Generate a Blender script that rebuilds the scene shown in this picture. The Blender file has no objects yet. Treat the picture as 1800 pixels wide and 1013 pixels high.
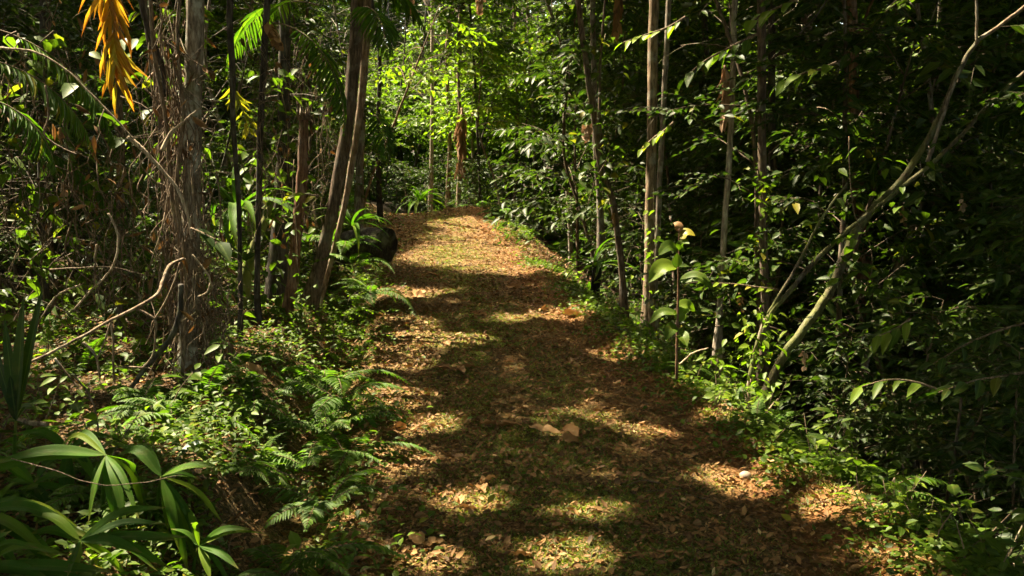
import bpy, math
import numpy as np
from mathutils import Vector, Matrix

# ------------------------------------------------------------------ basics
SC = bpy.context.scene
COL = SC.collection
PI = math.pi
R = np.random.default_rng(11)
UP = np.array([0., 0., 1.])


def rad(a):
    return a * PI / 180


def nrm(v):
    v = np.asarray(v, float)
    return v / (np.linalg.norm(v, axis=-1, keepdims=True) + 1e-9)


# camera: eye 1.6 m over the path, looking along +Y, tipped down
EYE = np.array([0., 0., 1.6])
PITCH = rad(6.7)
FPX = 1500.0        # focal length in pixels of an 1800 px wide frame
SUN_EL, SUN_AZ = rad(60), rad(-62)     # azimuth from +Y, negative is to the left
SUN = np.array([math.sin(SUN_AZ) * math.cos(SUN_EL), math.cos(SUN_AZ) * math.cos(SUN_EL), math.sin(SUN_EL)])


def ray(px, py):
    a, b = (px - 900) / FPX, (506.5 - py) / FPX
    c, s = math.cos(PITCH), math.sin(PITCH)
    return np.array([a, c + b * s, -s + b * c])


def at(px, py, Y):
    d = ray(px, py)
    return EYE + d * (Y / d[1])


def project(p):
    d = np.asarray(p, float) - EYE
    c, s = math.cos(PITCH), math.sin(PITCH)
    f = d[1] * c - d[2] * s
    u = d[1] * s + d[2] * c
    if f < 0.05:
        return None
    return 900 + d[0] / f * FPX, 506.5 - u / f * FPX, f


# ------------------------------------------------------------------ terrain
_H = R.random((64, 64))


def vnoise(x, y):
    x = np.asarray(x, float); y = np.asarray(y, float)
    xi = np.floor(x).astype(int); yi = np.floor(y).astype(int)
    fx = x - xi; fy = y - yi
    fx = fx * fx * (3 - 2 * fx); fy = fy * fy * (3 - 2 * fy)
    a = _H[xi % 64, yi % 64]; b = _H[(xi + 1) % 64, yi % 64]
    c = _H[xi % 64, (yi + 1) % 64]; d = _H[(xi + 1) % 64, (yi + 1) % 64]
    return (a * (1 - fx) + b * fx) * (1 - fy) + (c * (1 - fx) + d * fx) * fy


def sstep(a, b, x):
    t = np.clip((x - a) / (b - a), 0, 1)
    return t * t * (3 - 2 * t)


def path_x(y):
    y = np.asarray(y, float)
    k = np.clip(y, 19, 60) - 19
    return 0.9 - 0.13 * np.minimum(y, 19) - 0.13 * k - 0.055 * k * k


def path_z(y):
    y = np.asarray(y, float)
    a = np.clip(y - 5, 0, 15.5)
    return 0.0037 * a * a - 0.012 * np.clip(y - 20.5, 0, 20) - 0.04 * np.clip(-y, 0, 30)


def height(x, y):
    x = np.asarray(x, float); y = np.asarray(y, float)
    u = x - path_x(np.clip(y, -40, 21))
    z = path_z(y)
    z = z + 0.10 * (vnoise(x * .9 + 5, y * .9) - .5) * sstep(1.0, 1.8, np.abs(u))
    z = z + 0.035 * (vnoise(x * 2.3, y * 2.3 + 9) - .5) + 0.018 * (vnoise(x * 6.1, y * 6.1) - .5)
    z = z - 0.03 * sstep(.5, 1.1, np.abs(u)) * (1 - sstep(19, 22, y))      # slight crown of the path
    l = np.clip(-u - 1.15, 0, 60)
    z = z - 0.16 * sstep(0, .25, l) * (1 - sstep(.3, .8, l)) * (1 - sstep(17, 19, y))
    z = z + 0.28 * sstep(.3, .9, l) + 0.025 * l
    z = z + .07 * np.exp(-((u - 1.3) / .16) ** 2) * (.4 + vnoise(x * 1.7, y * 1.7 + 31)) * (1 - sstep(17, 20, y))
    r = np.clip(u - 1.4, 0, 60) * (1 - sstep(19, 27, y) * .8)
    z = z - 0.55 * np.minimum(r, 4.2) * sstep(0, .7, r) - 0.04 * np.clip(r - 4.2, 0, 20)
    # litter mound on the crest
    z = z + (.12 + .3 * vnoise(x * 1.3 + 2, y * 1.3)) * np.exp(-(((x + .85) / 1.1) ** 2 + ((y - 20.2) / .9) ** 2))
    z = z + 0.16 * np.exp(-(((x - .2) / .7) ** 2 + ((y - 17.6) / 1.2) ** 2))
    # wooded slopes closing the view
    z = z + 0.25 * np.clip(y - 42, 0, 80) + 0.2 * np.clip(np.abs(x) - 24, 0, 80) + .2 * np.clip(-y - 14, 0, 80)
    return z


def H1(x, y):
    return float(height(np.array([x]), np.array([y]))[0])


def hit(px, py):
    d = ray(px, py)
    t = np.arange(1.2, 70, .02)
    p = EYE + d * t[:, None]
    below = np.nonzero(p[:, 2] < height(p[:, 0], p[:, 1]))[0]
    return p[below[0]] if len(below) else p[-1]


# ------------------------------------------------------------------ mesh tools
class Geo:
    def __init__(self):
        self.V, self.Q, self.T, self.C, self.n = [], [], [], [], 0
        self.QM, self.TM = [], []

    def add(self, V, Q=None, T=None, C=None, m=0):
        V = np.asarray(V, float).reshape(-1, 3)
        if C is None:
            C = np.full((len(V), 4), .5)
        self.V.append(V); self.C.append(np.asarray(C, float).reshape(-1, 4))
        if Q is not None and len(Q):
            self.Q.append(np.asarray(Q) + self.n); self.QM.append(np.full(len(Q), m))
        if T is not None and len(T):
            self.T.append(np.asarray(T) + self.n); self.TM.append(np.full(len(T), m))
        self.n += len(V)
        return self

    def mesh(self, name, mats, smooth=True):
        V = np.concatenate(self.V); C = np.concatenate(self.C)
        Q = np.concatenate(self.Q) if self.Q else np.zeros((0, 4), int)
        T = np.concatenate(self.T) if self.T else np.zeros((0, 3), int)
        MI = np.concatenate(self.QM + self.TM)
        me = bpy.data.meshes.new(name)
        me.vertices.add(len(V)); me.vertices.foreach_set('co', V.ravel().astype(np.float32))
        nl = Q.size + T.size
        me.loops.add(nl)
        me.loops.foreach_set('vertex_index', np.concatenate([Q.ravel(), T.ravel()]).astype(np.int32))
        np_ = len(Q) + len(T)
        me.polygons.add(np_)
        st = np.concatenate([np.arange(len(Q)) * 4, Q.size + np.arange(len(T)) * 3])
        me.polygons.foreach_set('loop_start', st.astype(np.int32))
        me.polygons.foreach_set('material_index', MI.astype(np.int32))
        me.polygons.foreach_set('use_smooth', np.full(np_, smooth))
        a = me.attributes.new('col', 'FLOAT_COLOR', 'POINT')
        a.data.foreach_set('color', C.ravel().astype(np.float32))
        for m in (mats if isinstance(mats, (list, tuple)) else [mats]):
            me.materials.append(m)
        me.update(); me.validate()
        return me


def link(name, me, parent=None):
    o = bpy.data.objects.new(name, me)
    COL.objects.link(o)
    if parent is not None:
        o.parent = parent
    return o


def empty(name, loc, rz=0., sc=1.):
    o = bpy.data.objects.new(name, None)
    COL.objects.link(o)
    o.empty_display_size = .1
    o.location = loc; o.rotation_euler = (0, 0, rz); o.scale = (sc, sc, sc)
    return o


def tag(o, label=None, cat=None, group=None, kind=None):
    if label: o['label'] = label
    if cat: o['category'] = cat
    if group: o['group'] = group
    if kind: o['kind'] = kind
    return o


def copy_tree(o, parent=None):
    c = o.copy(); COL.objects.link(c)
    c.parent = parent
    for ch in list(o.children):
        copy_tree(ch, c)
    return c


def place(o, loc, rz, sc, tilt=0., ta=0.):
    o.location = loc
    o.rotation_euler = (tilt * math.cos(ta), tilt * math.sin(ta), rz)
    o.scale = (sc, sc, sc)


# leaf blades: x across, y along, z up
T8 = (np.array([[0, 0, 0], [-.5, .3, .07], [0, .3, .0], [.5, .3, .07], [-.4, .66, .01], [0, .66, -.06], [.4, .66, .01], [0, 1, -.17]], float),
      np.array([[1, 2, 5, 4], [2, 3, 6, 5]]), np.array([[0, 2, 1], [0, 3, 2], [4, 5, 7], [5, 6, 7]]))
T4 = (np.array([[0, 0, 0], [.5, .42, .08], [0, 1, -.06], [-.5, .42, .08]], float),
      np.zeros((0, 4), int), np.array([[0, 1, 2], [0, 2, 3]]))
# dry curled leaf
TD = (np.array([[0, 0, .02], [-.5, .28, .16], [0, .3, .0], [.46, .33, .12], [-.42, .68, .22], [0, .7, .04], [.4, .62, .1], [.06, 1, .18]], float),
      T8[1], T8[2])


TDC = (TD[0] * np.array([1, 1, 1.5]) + np.array([[0, 0, 0], [.12, 0, 0], [0, 0, 0], [-.1, .04, 0], [.1, -.03, .1], [.04, 0, 0], [-.12, .06, -.04], [.16, -.06, -.1]]), TD[1], TD[2])


def leafset(T, pos, ax, up, L, W, tint):
    """N leaves from a blade template -> (N,k,3) points, (N,k,4) colour data"""
    pos = np.asarray(pos, float); N = len(pos)
    ax = nrm(ax); rt = nrm(np.cross(ax, up)); nn = np.cross(rt, ax)
    L = np.broadcast_to(np.asarray(L, float), (N,)); W = np.broadcast_to(np.asarray(W, float), (N,))
    B = T[0]
    V = (pos[:, None] + rt[:, None] * (B[None, :, 0:1] * W[:, None, None]) + ax[:, None] * (B[None, :, 1:2] * L[:, None, None])
         + nn[:, None] * (B[None, :, 2:3] * L[:, None, None]))
    C = np.empty((N, len(B), 4))
    C[..., 0] = np.broadcast_to(np.asarray(tint, float), (N,))[:, None]
    C[..., 1] = B[None, :, 1]; C[..., 2] = np.abs(B[None, :, 0]) * 2; C[..., 3] = 1
    return V, C


def add_leaves(g, T, VC, m=0):
    V, C = VC
    N, k = V.shape[:2]
    off = (np.arange(N) * k)[:, None, None]
    g.add(V.reshape(-1, 3), (T[1][None] + off).reshape(-1, 4) if len(T[1]) else None, (T[2][None] + off).reshape(-1, 3), C.reshape(-1, 4), m)


LEAVES = {}     # crown meshes whose leaves can be thinned where the photo shows the sun coming through


def crown_mesh(name, T, sets, mat, twigs=None, n_lf=1):
    """twigs: (M,12,3) thin three-sided twig tubes, twig k carrying leaves k*n_lf ..."""
    V = np.concatenate([s[0] for s in sets]); C = np.concatenate([s[1] for s in sets])
    me = crown_build(name, T, V, C, mat, twigs)
    LEAVES[me.name] = (T, V, C, mat, twigs, n_lf)
    return me


TWQ = np.array([[r * 3 + j, r * 3 + (j + 1) % 3, (r + 1) * 3 + (j + 1) % 3, (r + 1) * 3 + j] for r in range(3) for j in range(3)])


def crown_build(name, T, V, C, mat, twigs=None):
    g = Geo(); add_leaves(g, T, (V, C))
    if twigs is not None and len(twigs):
        off = (np.arange(len(twigs)) * 12)[:, None, None]
        g.add(np.asarray(twigs).reshape(-1, 3), (TWQ[None] + off).reshape(-1, 4), m=1)
    return g.mesh(name, [mat, M['twig_dark']])


def smooth_line(pts, n):
    P = np.asarray(pts, float)
    if len(P) == 2:
        t = np.linspace(0, 1, n)[:, None]
        return P[0] * (1 - t) + P[1] * t
    seg = np.linalg.norm(np.diff(P, axis=0), axis=1)
    s = np.concatenate([[0], np.cumsum(seg)])
    m = np.gradient(P, s, axis=0)
    q = np.linspace(0, s[-1], n)
    i = np.clip(np.searchsorted(s, q, side='right') - 1, 0, len(P) - 2)
    h = (s[i + 1] - s[i])[:, None]; t = ((q - s[i]) / (s[i + 1] - s[i]))[:, None]
    return ((2 * t**3 - 3 * t**2 + 1) * P[i] + (t**3 - 2 * t**2 + t) * h * m[i] + (-2 * t**3 + 3 * t**2) * P[i + 1] + (t**3 - t**2) * h * m[i + 1])


def tube(g, pts, r0, sides=8, n=None, jit=.0, m=0, wob=0., seed=0, cap=True, tint=None):
    rg = np.random.default_rng(seed + 1000)
    pts = np.asarray(pts, float)
    n = n or max(2, len(pts) * 4)
    rr = np.atleast_1d(np.asarray(r0, float))
    P = smooth_line(pts, n)
    sl = np.concatenate([[0], np.cumsum(np.linalg.norm(np.diff(pts, axis=0), axis=1))])
    rads = np.interp(np.linspace(0, 1, n), sl / sl[-1] if len(rr) == len(pts) else np.linspace(0, 1, len(rr)), rr) if len(rr) > 1 else np.full(n, rr[0])
    if wob:
        k = rg.normal(0, 1, (n, 3)); ker = np.ones(3) / 3
        for a in range(3):
            k[:, a] = np.convolve(k[:, a], ker, 'same')
        k[0] = k[-1] = 0
        P = P + k * wob
    T = nrm(np.gradient(P, axis=0))
    ref = np.array([1., 0, 0]) if abs(T[0][0]) < .8 else np.array([0, 1., 0])
    A = np.empty_like(P)
    a = nrm(np.cross(T[0], ref))
    for i in range(n):
        a = a - T[i] * np.dot(a, T[i]); a = a / (np.linalg.norm(a) + 1e-9); A[i] = a
    Bn = np.cross(T, A)
    th = np.arange(sides) * 2 * PI / sides
    lob = 1 + jit * (rg.random((1, sides)) - .5) * 2 + jit * (rg.random((n, sides)) - .5) * 1.2
    rad_ = rads[:, None] * lob
    V = P[:, None] + A[:, None] * (np.cos(th)[None, :, None] * rad_[..., None]) + Bn[:, None] * (np.sin(th)[None, :, None] * rad_[..., None])
    i, j = np.meshgrid(np.arange(n - 1), np.arange(sides), indexing='ij')
    jn = (j + 1) % sides
    Q = np.stack([i * sides + j, i * sides + jn, (i + 1) * sides + jn, (i + 1) * sides + j], -1).reshape(-1, 4)
    C = np.empty((n, sides, 4)); C[..., 0] = rg.random() if tint is None else tint
    C[..., 1] = np.linspace(0, 1, n)[:, None]; C[..., 2] = 0; C[..., 3] = 1
    base = V.reshape(-1, 3)
    Tt = None
    if cap:
        base = np.concatenate([base, P[-1:], P[:1]])
        k = n * sides
        j = np.arange(sides); jn = (j + 1) % sides
        Tt = np.concatenate([np.stack([(n - 1) * sides + j, (n - 1) * sides + jn, np.full(sides, k)], 1),
                             np.stack([jn, j, np.full(sides, k + 1)], 1)])
        C = np.concatenate([C.reshape(-1, 4), np.full((2, 4), .5)])
    g.add(base, Q, Tt, C, m)
    return P


# ------------------------------------------------------------------ materials
def nodes_of(name):
    m = bpy.data.materials.new(name); m.use_nodes = True
    nt = m.node_tree; nt.nodes.clear()
    out = nt.nodes.new('ShaderNodeOutputMaterial')
    return m, nt, out


def N(nt, typ, **kw):
    n = nt.nodes.new(typ)
    for k, v in kw.items():
        if k[0] == 'i' and k[1:].isdigit():
            n.inputs[int(k[1:])].default_value = v
        elif k in n.inputs:
            n.inputs[k].default_value = v
        else:
            setattr(n, k, v)
    return n


def ramp(nt, stops, src):
    r = nt.nodes.new('ShaderNodeValToRGB')
    e = r.color_ramp.elements
    while len(e) < len(stops):
        e.new(.5)
    for i, (p, c) in enumerate(stops):
        e[i].position = p; e[i].color = (*c, 1) if len(c) == 3 else c
    nt.links.new(src, r.inputs[0])
    return r.outputs[0]


def mixc(nt, f, a, b, mode='MIX'):
    m = nt.nodes.new('ShaderNodeMix'); m.data_type = 'RGBA'; m.blend_type = mode
    for s, v in ((m.inputs[0], f), (m.inputs[6], a), (m.inputs[7], b)):
        if hasattr(v, 'type') and hasattr(v, 'is_linked'):
            nt.links.new(v, s)
        else:
            s.default_value = v if not isinstance(v, tuple) else (*v, 1)[:4]
    return m.outputs[2]


def math_(nt, op, a, b=None, clamp=False):
    m = nt.nodes.new('ShaderNodeMath'); m.operation = op; m.use_clamp = clamp
    for s, v in ((m.inputs[0], a), (m.inputs[1], b)):
        if v is None: continue
        if hasattr(v, 'is_linked'): nt.links.new(v, s)
        else: s.default_value = v
    return m.outputs[0]


def leaf_mat(name, stops, rough=.42, trans=.36, tcol=(1.5, 1.9, .55), tip=None, spec=.5, vein=.25, tip0=.35, stripe=False):
    m, nt, out = nodes_of(name)
    at_ = N(nt, 'ShaderNodeAttribute', attribute_name='col')
    sep = nt.nodes.new('ShaderNodeSeparateColor'); nt.links.new(at_.outputs['Color'], sep.inputs[0])
    oi = nt.nodes.new('ShaderNodeObjectInfo')
    t = math_(nt, 'ADD', sep.outputs[0], math_(nt, 'MULTIPLY', math_(nt, 'SUBTRACT', oi.outputs['Random'], .5), .3), True)
    c = ramp(nt, stops, t)
    if tip is not None:
        f = ramp(nt, [(tip0, (0, 0, 0)), (1, (1, 1, 1))], sep.outputs[1])
        c = mixc(nt, f, c, tip)
    # blotches and paler midrib
    geo = nt.nodes.new('ShaderNodeTexCoord')
    no = N(nt, 'ShaderNodeTexNoise', Scale=23., Detail=3.); nt.links.new(geo.outputs['Object'], no.inputs['Vector'])
    c = mixc(nt, math_(nt, 'MULTIPLY', math_(nt, 'SUBTRACT', no.outputs[0], .5), 1.1, True), c, (.16, .12, .03))
    if stripe:
        st = math_(nt, 'SINE', math_(nt, 'MULTIPLY', sep.outputs[2], 38.))
        c = mixc(nt, math_(nt, 'MULTIPLY', math_(nt, 'ADD', st, 1.), .16), c, (.02, .05, .006))
    rib = ramp(nt, [(0, (1, 1, 1)), (.16, (0, 0, 0))], sep.outputs[2])
    c = mixc(nt, math_(nt, 'MULTIPLY', rib, vein), c, (.2, .26, .06))
    p = N(nt, 'ShaderNodeBsdfPrincipled', Roughness=rough)
    p.inputs['Specular IOR Level'].default_value = spec
    nt.links.new(c, p.inputs['Base Color'])
    tr = nt.nodes.new('ShaderNodeBsdfTranslucent')
    nt.links.new(mixc(nt, 1., c, tcol, 'MULTIPLY'), tr.inputs[0])
    mx = N(nt, 'ShaderNodeMixShader'); mx.inputs[0].default_value = trans
    nt.links.new(p.outputs[0], mx.inputs[1]); nt.links.new(tr.outputs[0], mx.inputs[2])
    nt.links.new(mx.outputs[0], out.inputs[0])
    return m


def bark_mat(name, dark, mid, pale, lichen=.3, sc=1., moss=0.):
    m, nt, out = nodes_of(name)
    tc = nt.nodes.new('ShaderNodeTexCoord')
    mp = N(nt, 'ShaderNodeMapping'); mp.inputs['Scale'].default_value = (18 * sc, 18 * sc, 3.2 * sc)
    nt.links.new(tc.outputs['Object'], mp.inputs[0])
    n1 = N(nt, 'ShaderNodeTexNoise', Scale=2.2, Detail=7., Roughness=.68); nt.links.new(mp.outputs[0], n1.inputs['Vector'])
    c = ramp(nt, [(.36, dark), (.5, mid), (.64, pale)], n1.outputs[0])
    n2 = N(nt, 'ShaderNodeTexNoise', Scale=5.5 * sc, Detail=5., Roughness=.6); nt.links.new(tc.outputs['Object'], n2.inputs['Vector'])
    c = mixc(nt, math_(nt, 'MULTIPLY', ramp(nt, [(.52, (0, 0, 0)), (.62, (1, 1, 1))], n2.outputs[0]), lichen), c, (.36, .36, .29))
    n3 = N(nt, 'ShaderNodeTexNoise', Scale=2.4 * sc, Detail=6., Roughness=.7); nt.links.new(tc.outputs['Object'], n3.inputs['Vector'])
    c = mixc(nt, math_(nt, 'MULTIPLY', ramp(nt, [(.55 - .3 * moss, (0, 0, 0)), (.66 - .2 * moss, (1, 1, 1))], n3.outputs[0]), .35 + .55 * moss), c, (.13, .15, .03))
    p = N(nt, 'ShaderNodeBsdfPrincipled', Roughness=.85)
    p.inputs['Specular IOR Level'].default_value = .25
    nt.links.new(c, p.inputs['Base Color'])
    b = N(nt, 'ShaderNodeBump', Strength=.7, Distance=.015)
    nt.links.new(math_(nt, 'ADD', n1.outputs[0], math_(nt, 'MULTIPLY', n3.outputs[0], .5)), b.inputs['Height'])
    nt.links.new(b.outputs[0], p.inputs['Normal'])
    nt.links.new(p.outputs[0], out.inputs[0])
    return m


G_ = lambda a, b, c: (a, b, c)
M = {}
M['leaf_deep_shade'] = leaf_mat('leaf_deep_shade', [(0, (.010, .022, .004)), (.5, (.022, .046, .006)), (.85, (.05, .085, .010)), (1, (.14, .12, .014))], rough=.5, spec=.2)  # deep green, darkened further so forest shade sits in the leaf colour
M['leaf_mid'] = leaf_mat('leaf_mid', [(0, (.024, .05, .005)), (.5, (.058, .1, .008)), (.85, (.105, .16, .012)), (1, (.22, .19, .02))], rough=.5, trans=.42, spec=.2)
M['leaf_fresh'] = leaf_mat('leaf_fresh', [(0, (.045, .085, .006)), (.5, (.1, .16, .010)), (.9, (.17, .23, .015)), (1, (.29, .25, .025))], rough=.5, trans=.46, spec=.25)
M['leaf_canopy'] = leaf_mat('leaf_canopy', [(0, (.02, .05, .01)), (.6, (.05, .10, .018)), (1, (.10, .15, .02))], rough=.45, trans=.3, tcol=(1.4, 1.5, .7))
M['leaf_far'] = leaf_mat('leaf_far', [(0, (.03, .06, .008)), (.5, (.075, .125, .011)), (.9, (.14, .19, .016)), (1, (.22, .22, .02))], rough=.5, trans=.42, spec=.3)
M['fern'] = leaf_mat('fern_green', [(0, (.028, .066, .006)), (.6, (.062, .125, .009)), (1, (.13, .2, .015))], rough=.6, trans=.42, vein=.05, spec=.25)
M['palm'] = leaf_mat('palm_green', [(0, (.022, .055, .006)), (.6, (.05, .11, .008)), (.9, (.11, .16, .012)), (1, (.25, .19, .02))], rough=.55, trans=.42, spec=.25)
M['strap'] = leaf_mat('strap_green', [(0, (.025, .065, .006)), (.6, (.06, .13, .009)), (1, (.15, .2, .015))], rough=.6, trans=.42, vein=.12, spec=.12, tip=(.16, .13, .03), tip0=.8, stripe=True)
M['yellow'] = leaf_mat('yellow_frond', [(0, (.14, .065, .012)), (.3, (.32, .18, .018)), (.7, (.46, .32, .022)), (1, (.34, .34, .03))], rough=.5, trans=.5, tcol=(1.35, 1.2, .7), tip=(.4, .13, .012), vein=.1, tip0=.5)
M['yellow_green'] = leaf_mat('yellow_green_frond', [(0, (.12, .15, .010)), (.6, (.22, .22, .015)), (1, (.32, .26, .02))], rough=.45, trans=.5, tcol=(1.5, 1.4, .6))
M['dry'] = leaf_mat('dry_leaf', [(0, (.05, .025, .009)), (.3, (.145, .07, .022)), (.6, (.26, .135, .046)), (.85, (.37, .22, .09)), (.95, (.54, .38, .2)), (1, (.40, .27, .05))], rough=.7, trans=.12, tcol=(1.2, 1., .7), spec=.3, vein=.15)
M['yellow_leaf'] = leaf_mat('yellow_leaf', [(0, (.2, .18, .012)), (1, (.3, .25, .018))], rough=.5, trans=.4, tcol=(1.3, 1.2, .6), vein=.2)
M['tan'] = leaf_mat('tan_dead_frond', [(0, (.2, .12, .07)), (.6, (.34, .22, .14)), (1, (.5, .36, .25))], rough=.75, trans=.2, tcol=(1.2, 1., .8), spec=.2, vein=.1)
M['grass'] = leaf_mat('grass_blade', [(0, (.05, .075, .008)), (.6, (.11, .14, .012)), (1, (.26, .22, .04))], rough=.55, trans=.35, vein=.0)
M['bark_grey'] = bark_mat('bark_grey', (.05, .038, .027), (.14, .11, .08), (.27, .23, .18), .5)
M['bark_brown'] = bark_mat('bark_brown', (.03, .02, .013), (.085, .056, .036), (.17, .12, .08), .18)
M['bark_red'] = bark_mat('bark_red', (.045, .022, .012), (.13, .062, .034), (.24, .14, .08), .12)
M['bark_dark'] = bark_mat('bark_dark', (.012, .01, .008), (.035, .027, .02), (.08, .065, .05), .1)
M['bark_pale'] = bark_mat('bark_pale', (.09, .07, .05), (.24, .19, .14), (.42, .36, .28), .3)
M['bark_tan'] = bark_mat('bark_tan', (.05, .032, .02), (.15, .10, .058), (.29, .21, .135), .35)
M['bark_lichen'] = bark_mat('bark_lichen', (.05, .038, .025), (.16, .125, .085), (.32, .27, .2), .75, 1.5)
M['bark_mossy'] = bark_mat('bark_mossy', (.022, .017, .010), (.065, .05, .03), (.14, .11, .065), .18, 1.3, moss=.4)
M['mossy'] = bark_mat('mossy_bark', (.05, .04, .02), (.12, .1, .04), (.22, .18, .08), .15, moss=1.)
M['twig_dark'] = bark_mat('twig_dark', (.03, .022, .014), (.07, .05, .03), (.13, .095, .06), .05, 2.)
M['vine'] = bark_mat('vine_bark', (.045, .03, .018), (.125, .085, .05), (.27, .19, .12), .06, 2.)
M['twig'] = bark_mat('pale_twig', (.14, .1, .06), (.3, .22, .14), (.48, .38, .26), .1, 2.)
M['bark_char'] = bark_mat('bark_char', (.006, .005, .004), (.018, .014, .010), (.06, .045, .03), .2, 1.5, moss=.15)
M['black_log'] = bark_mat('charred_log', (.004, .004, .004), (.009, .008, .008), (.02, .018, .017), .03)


def floor_mat():
    m, nt, out = nodes_of('forest_floor')
    a = N(nt, 'ShaderNodeAttribute', attribute_name='col')
    sep = nt.nodes.new('ShaderNodeSeparateColor'); nt.links.new(a.outputs['Color'], sep.inputs[0])
    tc = nt.nodes.new('ShaderNodeTexCoord')
    wn = N(nt, 'ShaderNodeTexNoise', Scale=9., Detail=3.); nt.links.new(tc.outputs['Object'], wn.inputs['Vector'])
    warp = nt.nodes.new('ShaderNodeVectorMath'); warp.operation = 'MULTIPLY_ADD'
    nt.links.new(wn.outputs['Color'], warp.inputs[0]); warp.inputs[1].default_value = (.08, .08, .08)
    nt.links.new(tc.outputs['Object'], warp.inputs[2])
    v1 = N(nt, 'ShaderNodeTexVoronoi', Scale=34.); nt.links.new(warp.outputs[0], v1.inputs['Vector'])
    v2 = N(nt, 'ShaderNodeTexVoronoi', Scale=85.); nt.links.new(warp.outputs[0], v2.inputs['Vector'])
    s1 = nt.nodes.new('ShaderNodeSeparateColor'); nt.links.new(v1.outputs['Color'], s1.inputs[0])
    s2 = nt.nodes.new('ShaderNodeSeparateColor'); nt.links.new(v2.outputs['Color'], s2.inputs[0])
    st = [(0, (.022, .013, .005)), (.3, (.085, .045, .013)), (.55, (.2, .108, .03)), (.8, (.35, .195, .06)), (1, (.48, .32, .14))]
    c = mixc(nt, .62, ramp(nt, st, s1.outputs[0]), ramp(nt, st, s2.outputs[1]))
    crevice_shade = ramp(nt, [(.25, (0, 0, 0)), (.62, (1, 1, 1))], v2.outputs['Distance'])
    c = mixc(nt, math_(nt, 'MULTIPLY', crevice_shade, .55), c, (.018, .012, .006))  # chip edges darkened, painting the shade between litter leaves
    n1 = N(nt, 'ShaderNodeTexNoise', Scale=1.6, Detail=5., Roughness=.65); nt.links.new(tc.outputs['Object'], n1.inputs['Vector'])
    n2 = N(nt, 'ShaderNodeTexNoise', Scale=40., Detail=4., Roughness=.7); nt.links.new(tc.outputs['Object'], n2.inputs['Vector'])
    soil = ramp(nt, [(.3, (.09, .034, .013)), (.6, (.2, .08, .026)), (.8, (.3, .13, .045))], n2.outputs[0])
    f = math_(nt, 'MULTIPLY', sep.outputs[1], ramp(nt, [(.38, (0, 0, 0)), (.55, (1, 1, 1))], n1.outputs[0]))
    c = mixc(nt, f, c, soil)
    moss = ramp(nt, [(.3, (.03, .034, .005)), (.55, (.09, .095, .011)), (.75, (.17, .15, .022))], n2.outputs[0])
    n4 = N(nt, 'ShaderNodeTexNoise', Scale=6.5, Detail=5., Roughness=.7); nt.links.new(tc.outputs['Object'], n4.inputs['Vector'])
    f = math_(nt, 'MULTIPLY', math_(nt, 'MULTIPLY', sep.outputs[0], .72), ramp(nt, [(.44, (0, 0, 0)), (.58, (1, 1, 1))], n4.outputs[0]))
    c = mixc(nt, f, c, moss)
    c = mixc(nt, sep.outputs[2], c, (.022, .017, .010))  # near-black humus tone, also puts the slope's shade into the ground colour
    p = N(nt, 'ShaderNodeBsdfPrincipled', Roughness=.9); p.inputs['Specular IOR Level'].default_value = .2
    nt.links.new(c, p.inputs['Base Color'])
    b = N(nt, 'ShaderNodeBump', Strength=1., Distance=.03)
    h = math_(nt, 'ADD', s1.outputs[1], math_(nt, 'MULTIPLY', n2.outputs[0], .8))
    nt.links.new(h, b.inputs['Height']); nt.links.new(b.outputs[0], p.inputs['Normal'])
    nt.links.new(p.outputs[0], out.inputs[0])
    return m


M['floor'] = floor_mat()


def plain(name, col, rough=.6):
    m, nt, out = nodes_of(name)
    tc = nt.nodes.new('ShaderNodeTexCoord')
    n = N(nt, 'ShaderNodeTexNoise', Scale=30., Detail=4.); nt.links.new(tc.outputs['Object'], n.inputs['Vector'])
    c = ramp(nt, [(.3, tuple(v * .7 for v in col)), (.7, tuple(min(1, v * 1.2) for v in col))], n.outputs[0])
    p = N(nt, 'ShaderNodeBsdfPrincipled', Roughness=rough); nt.links.new(c, p.inputs['Base Color'])
    nt.links.new(p.outputs[0], out.inputs[0])
    return m


M['white_leaf'] = plain('white_leaf', (.36, .39, .36), .5)
M['pale_stone'] = plain('pale_round', (.24, .18, .13), .7)

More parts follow.
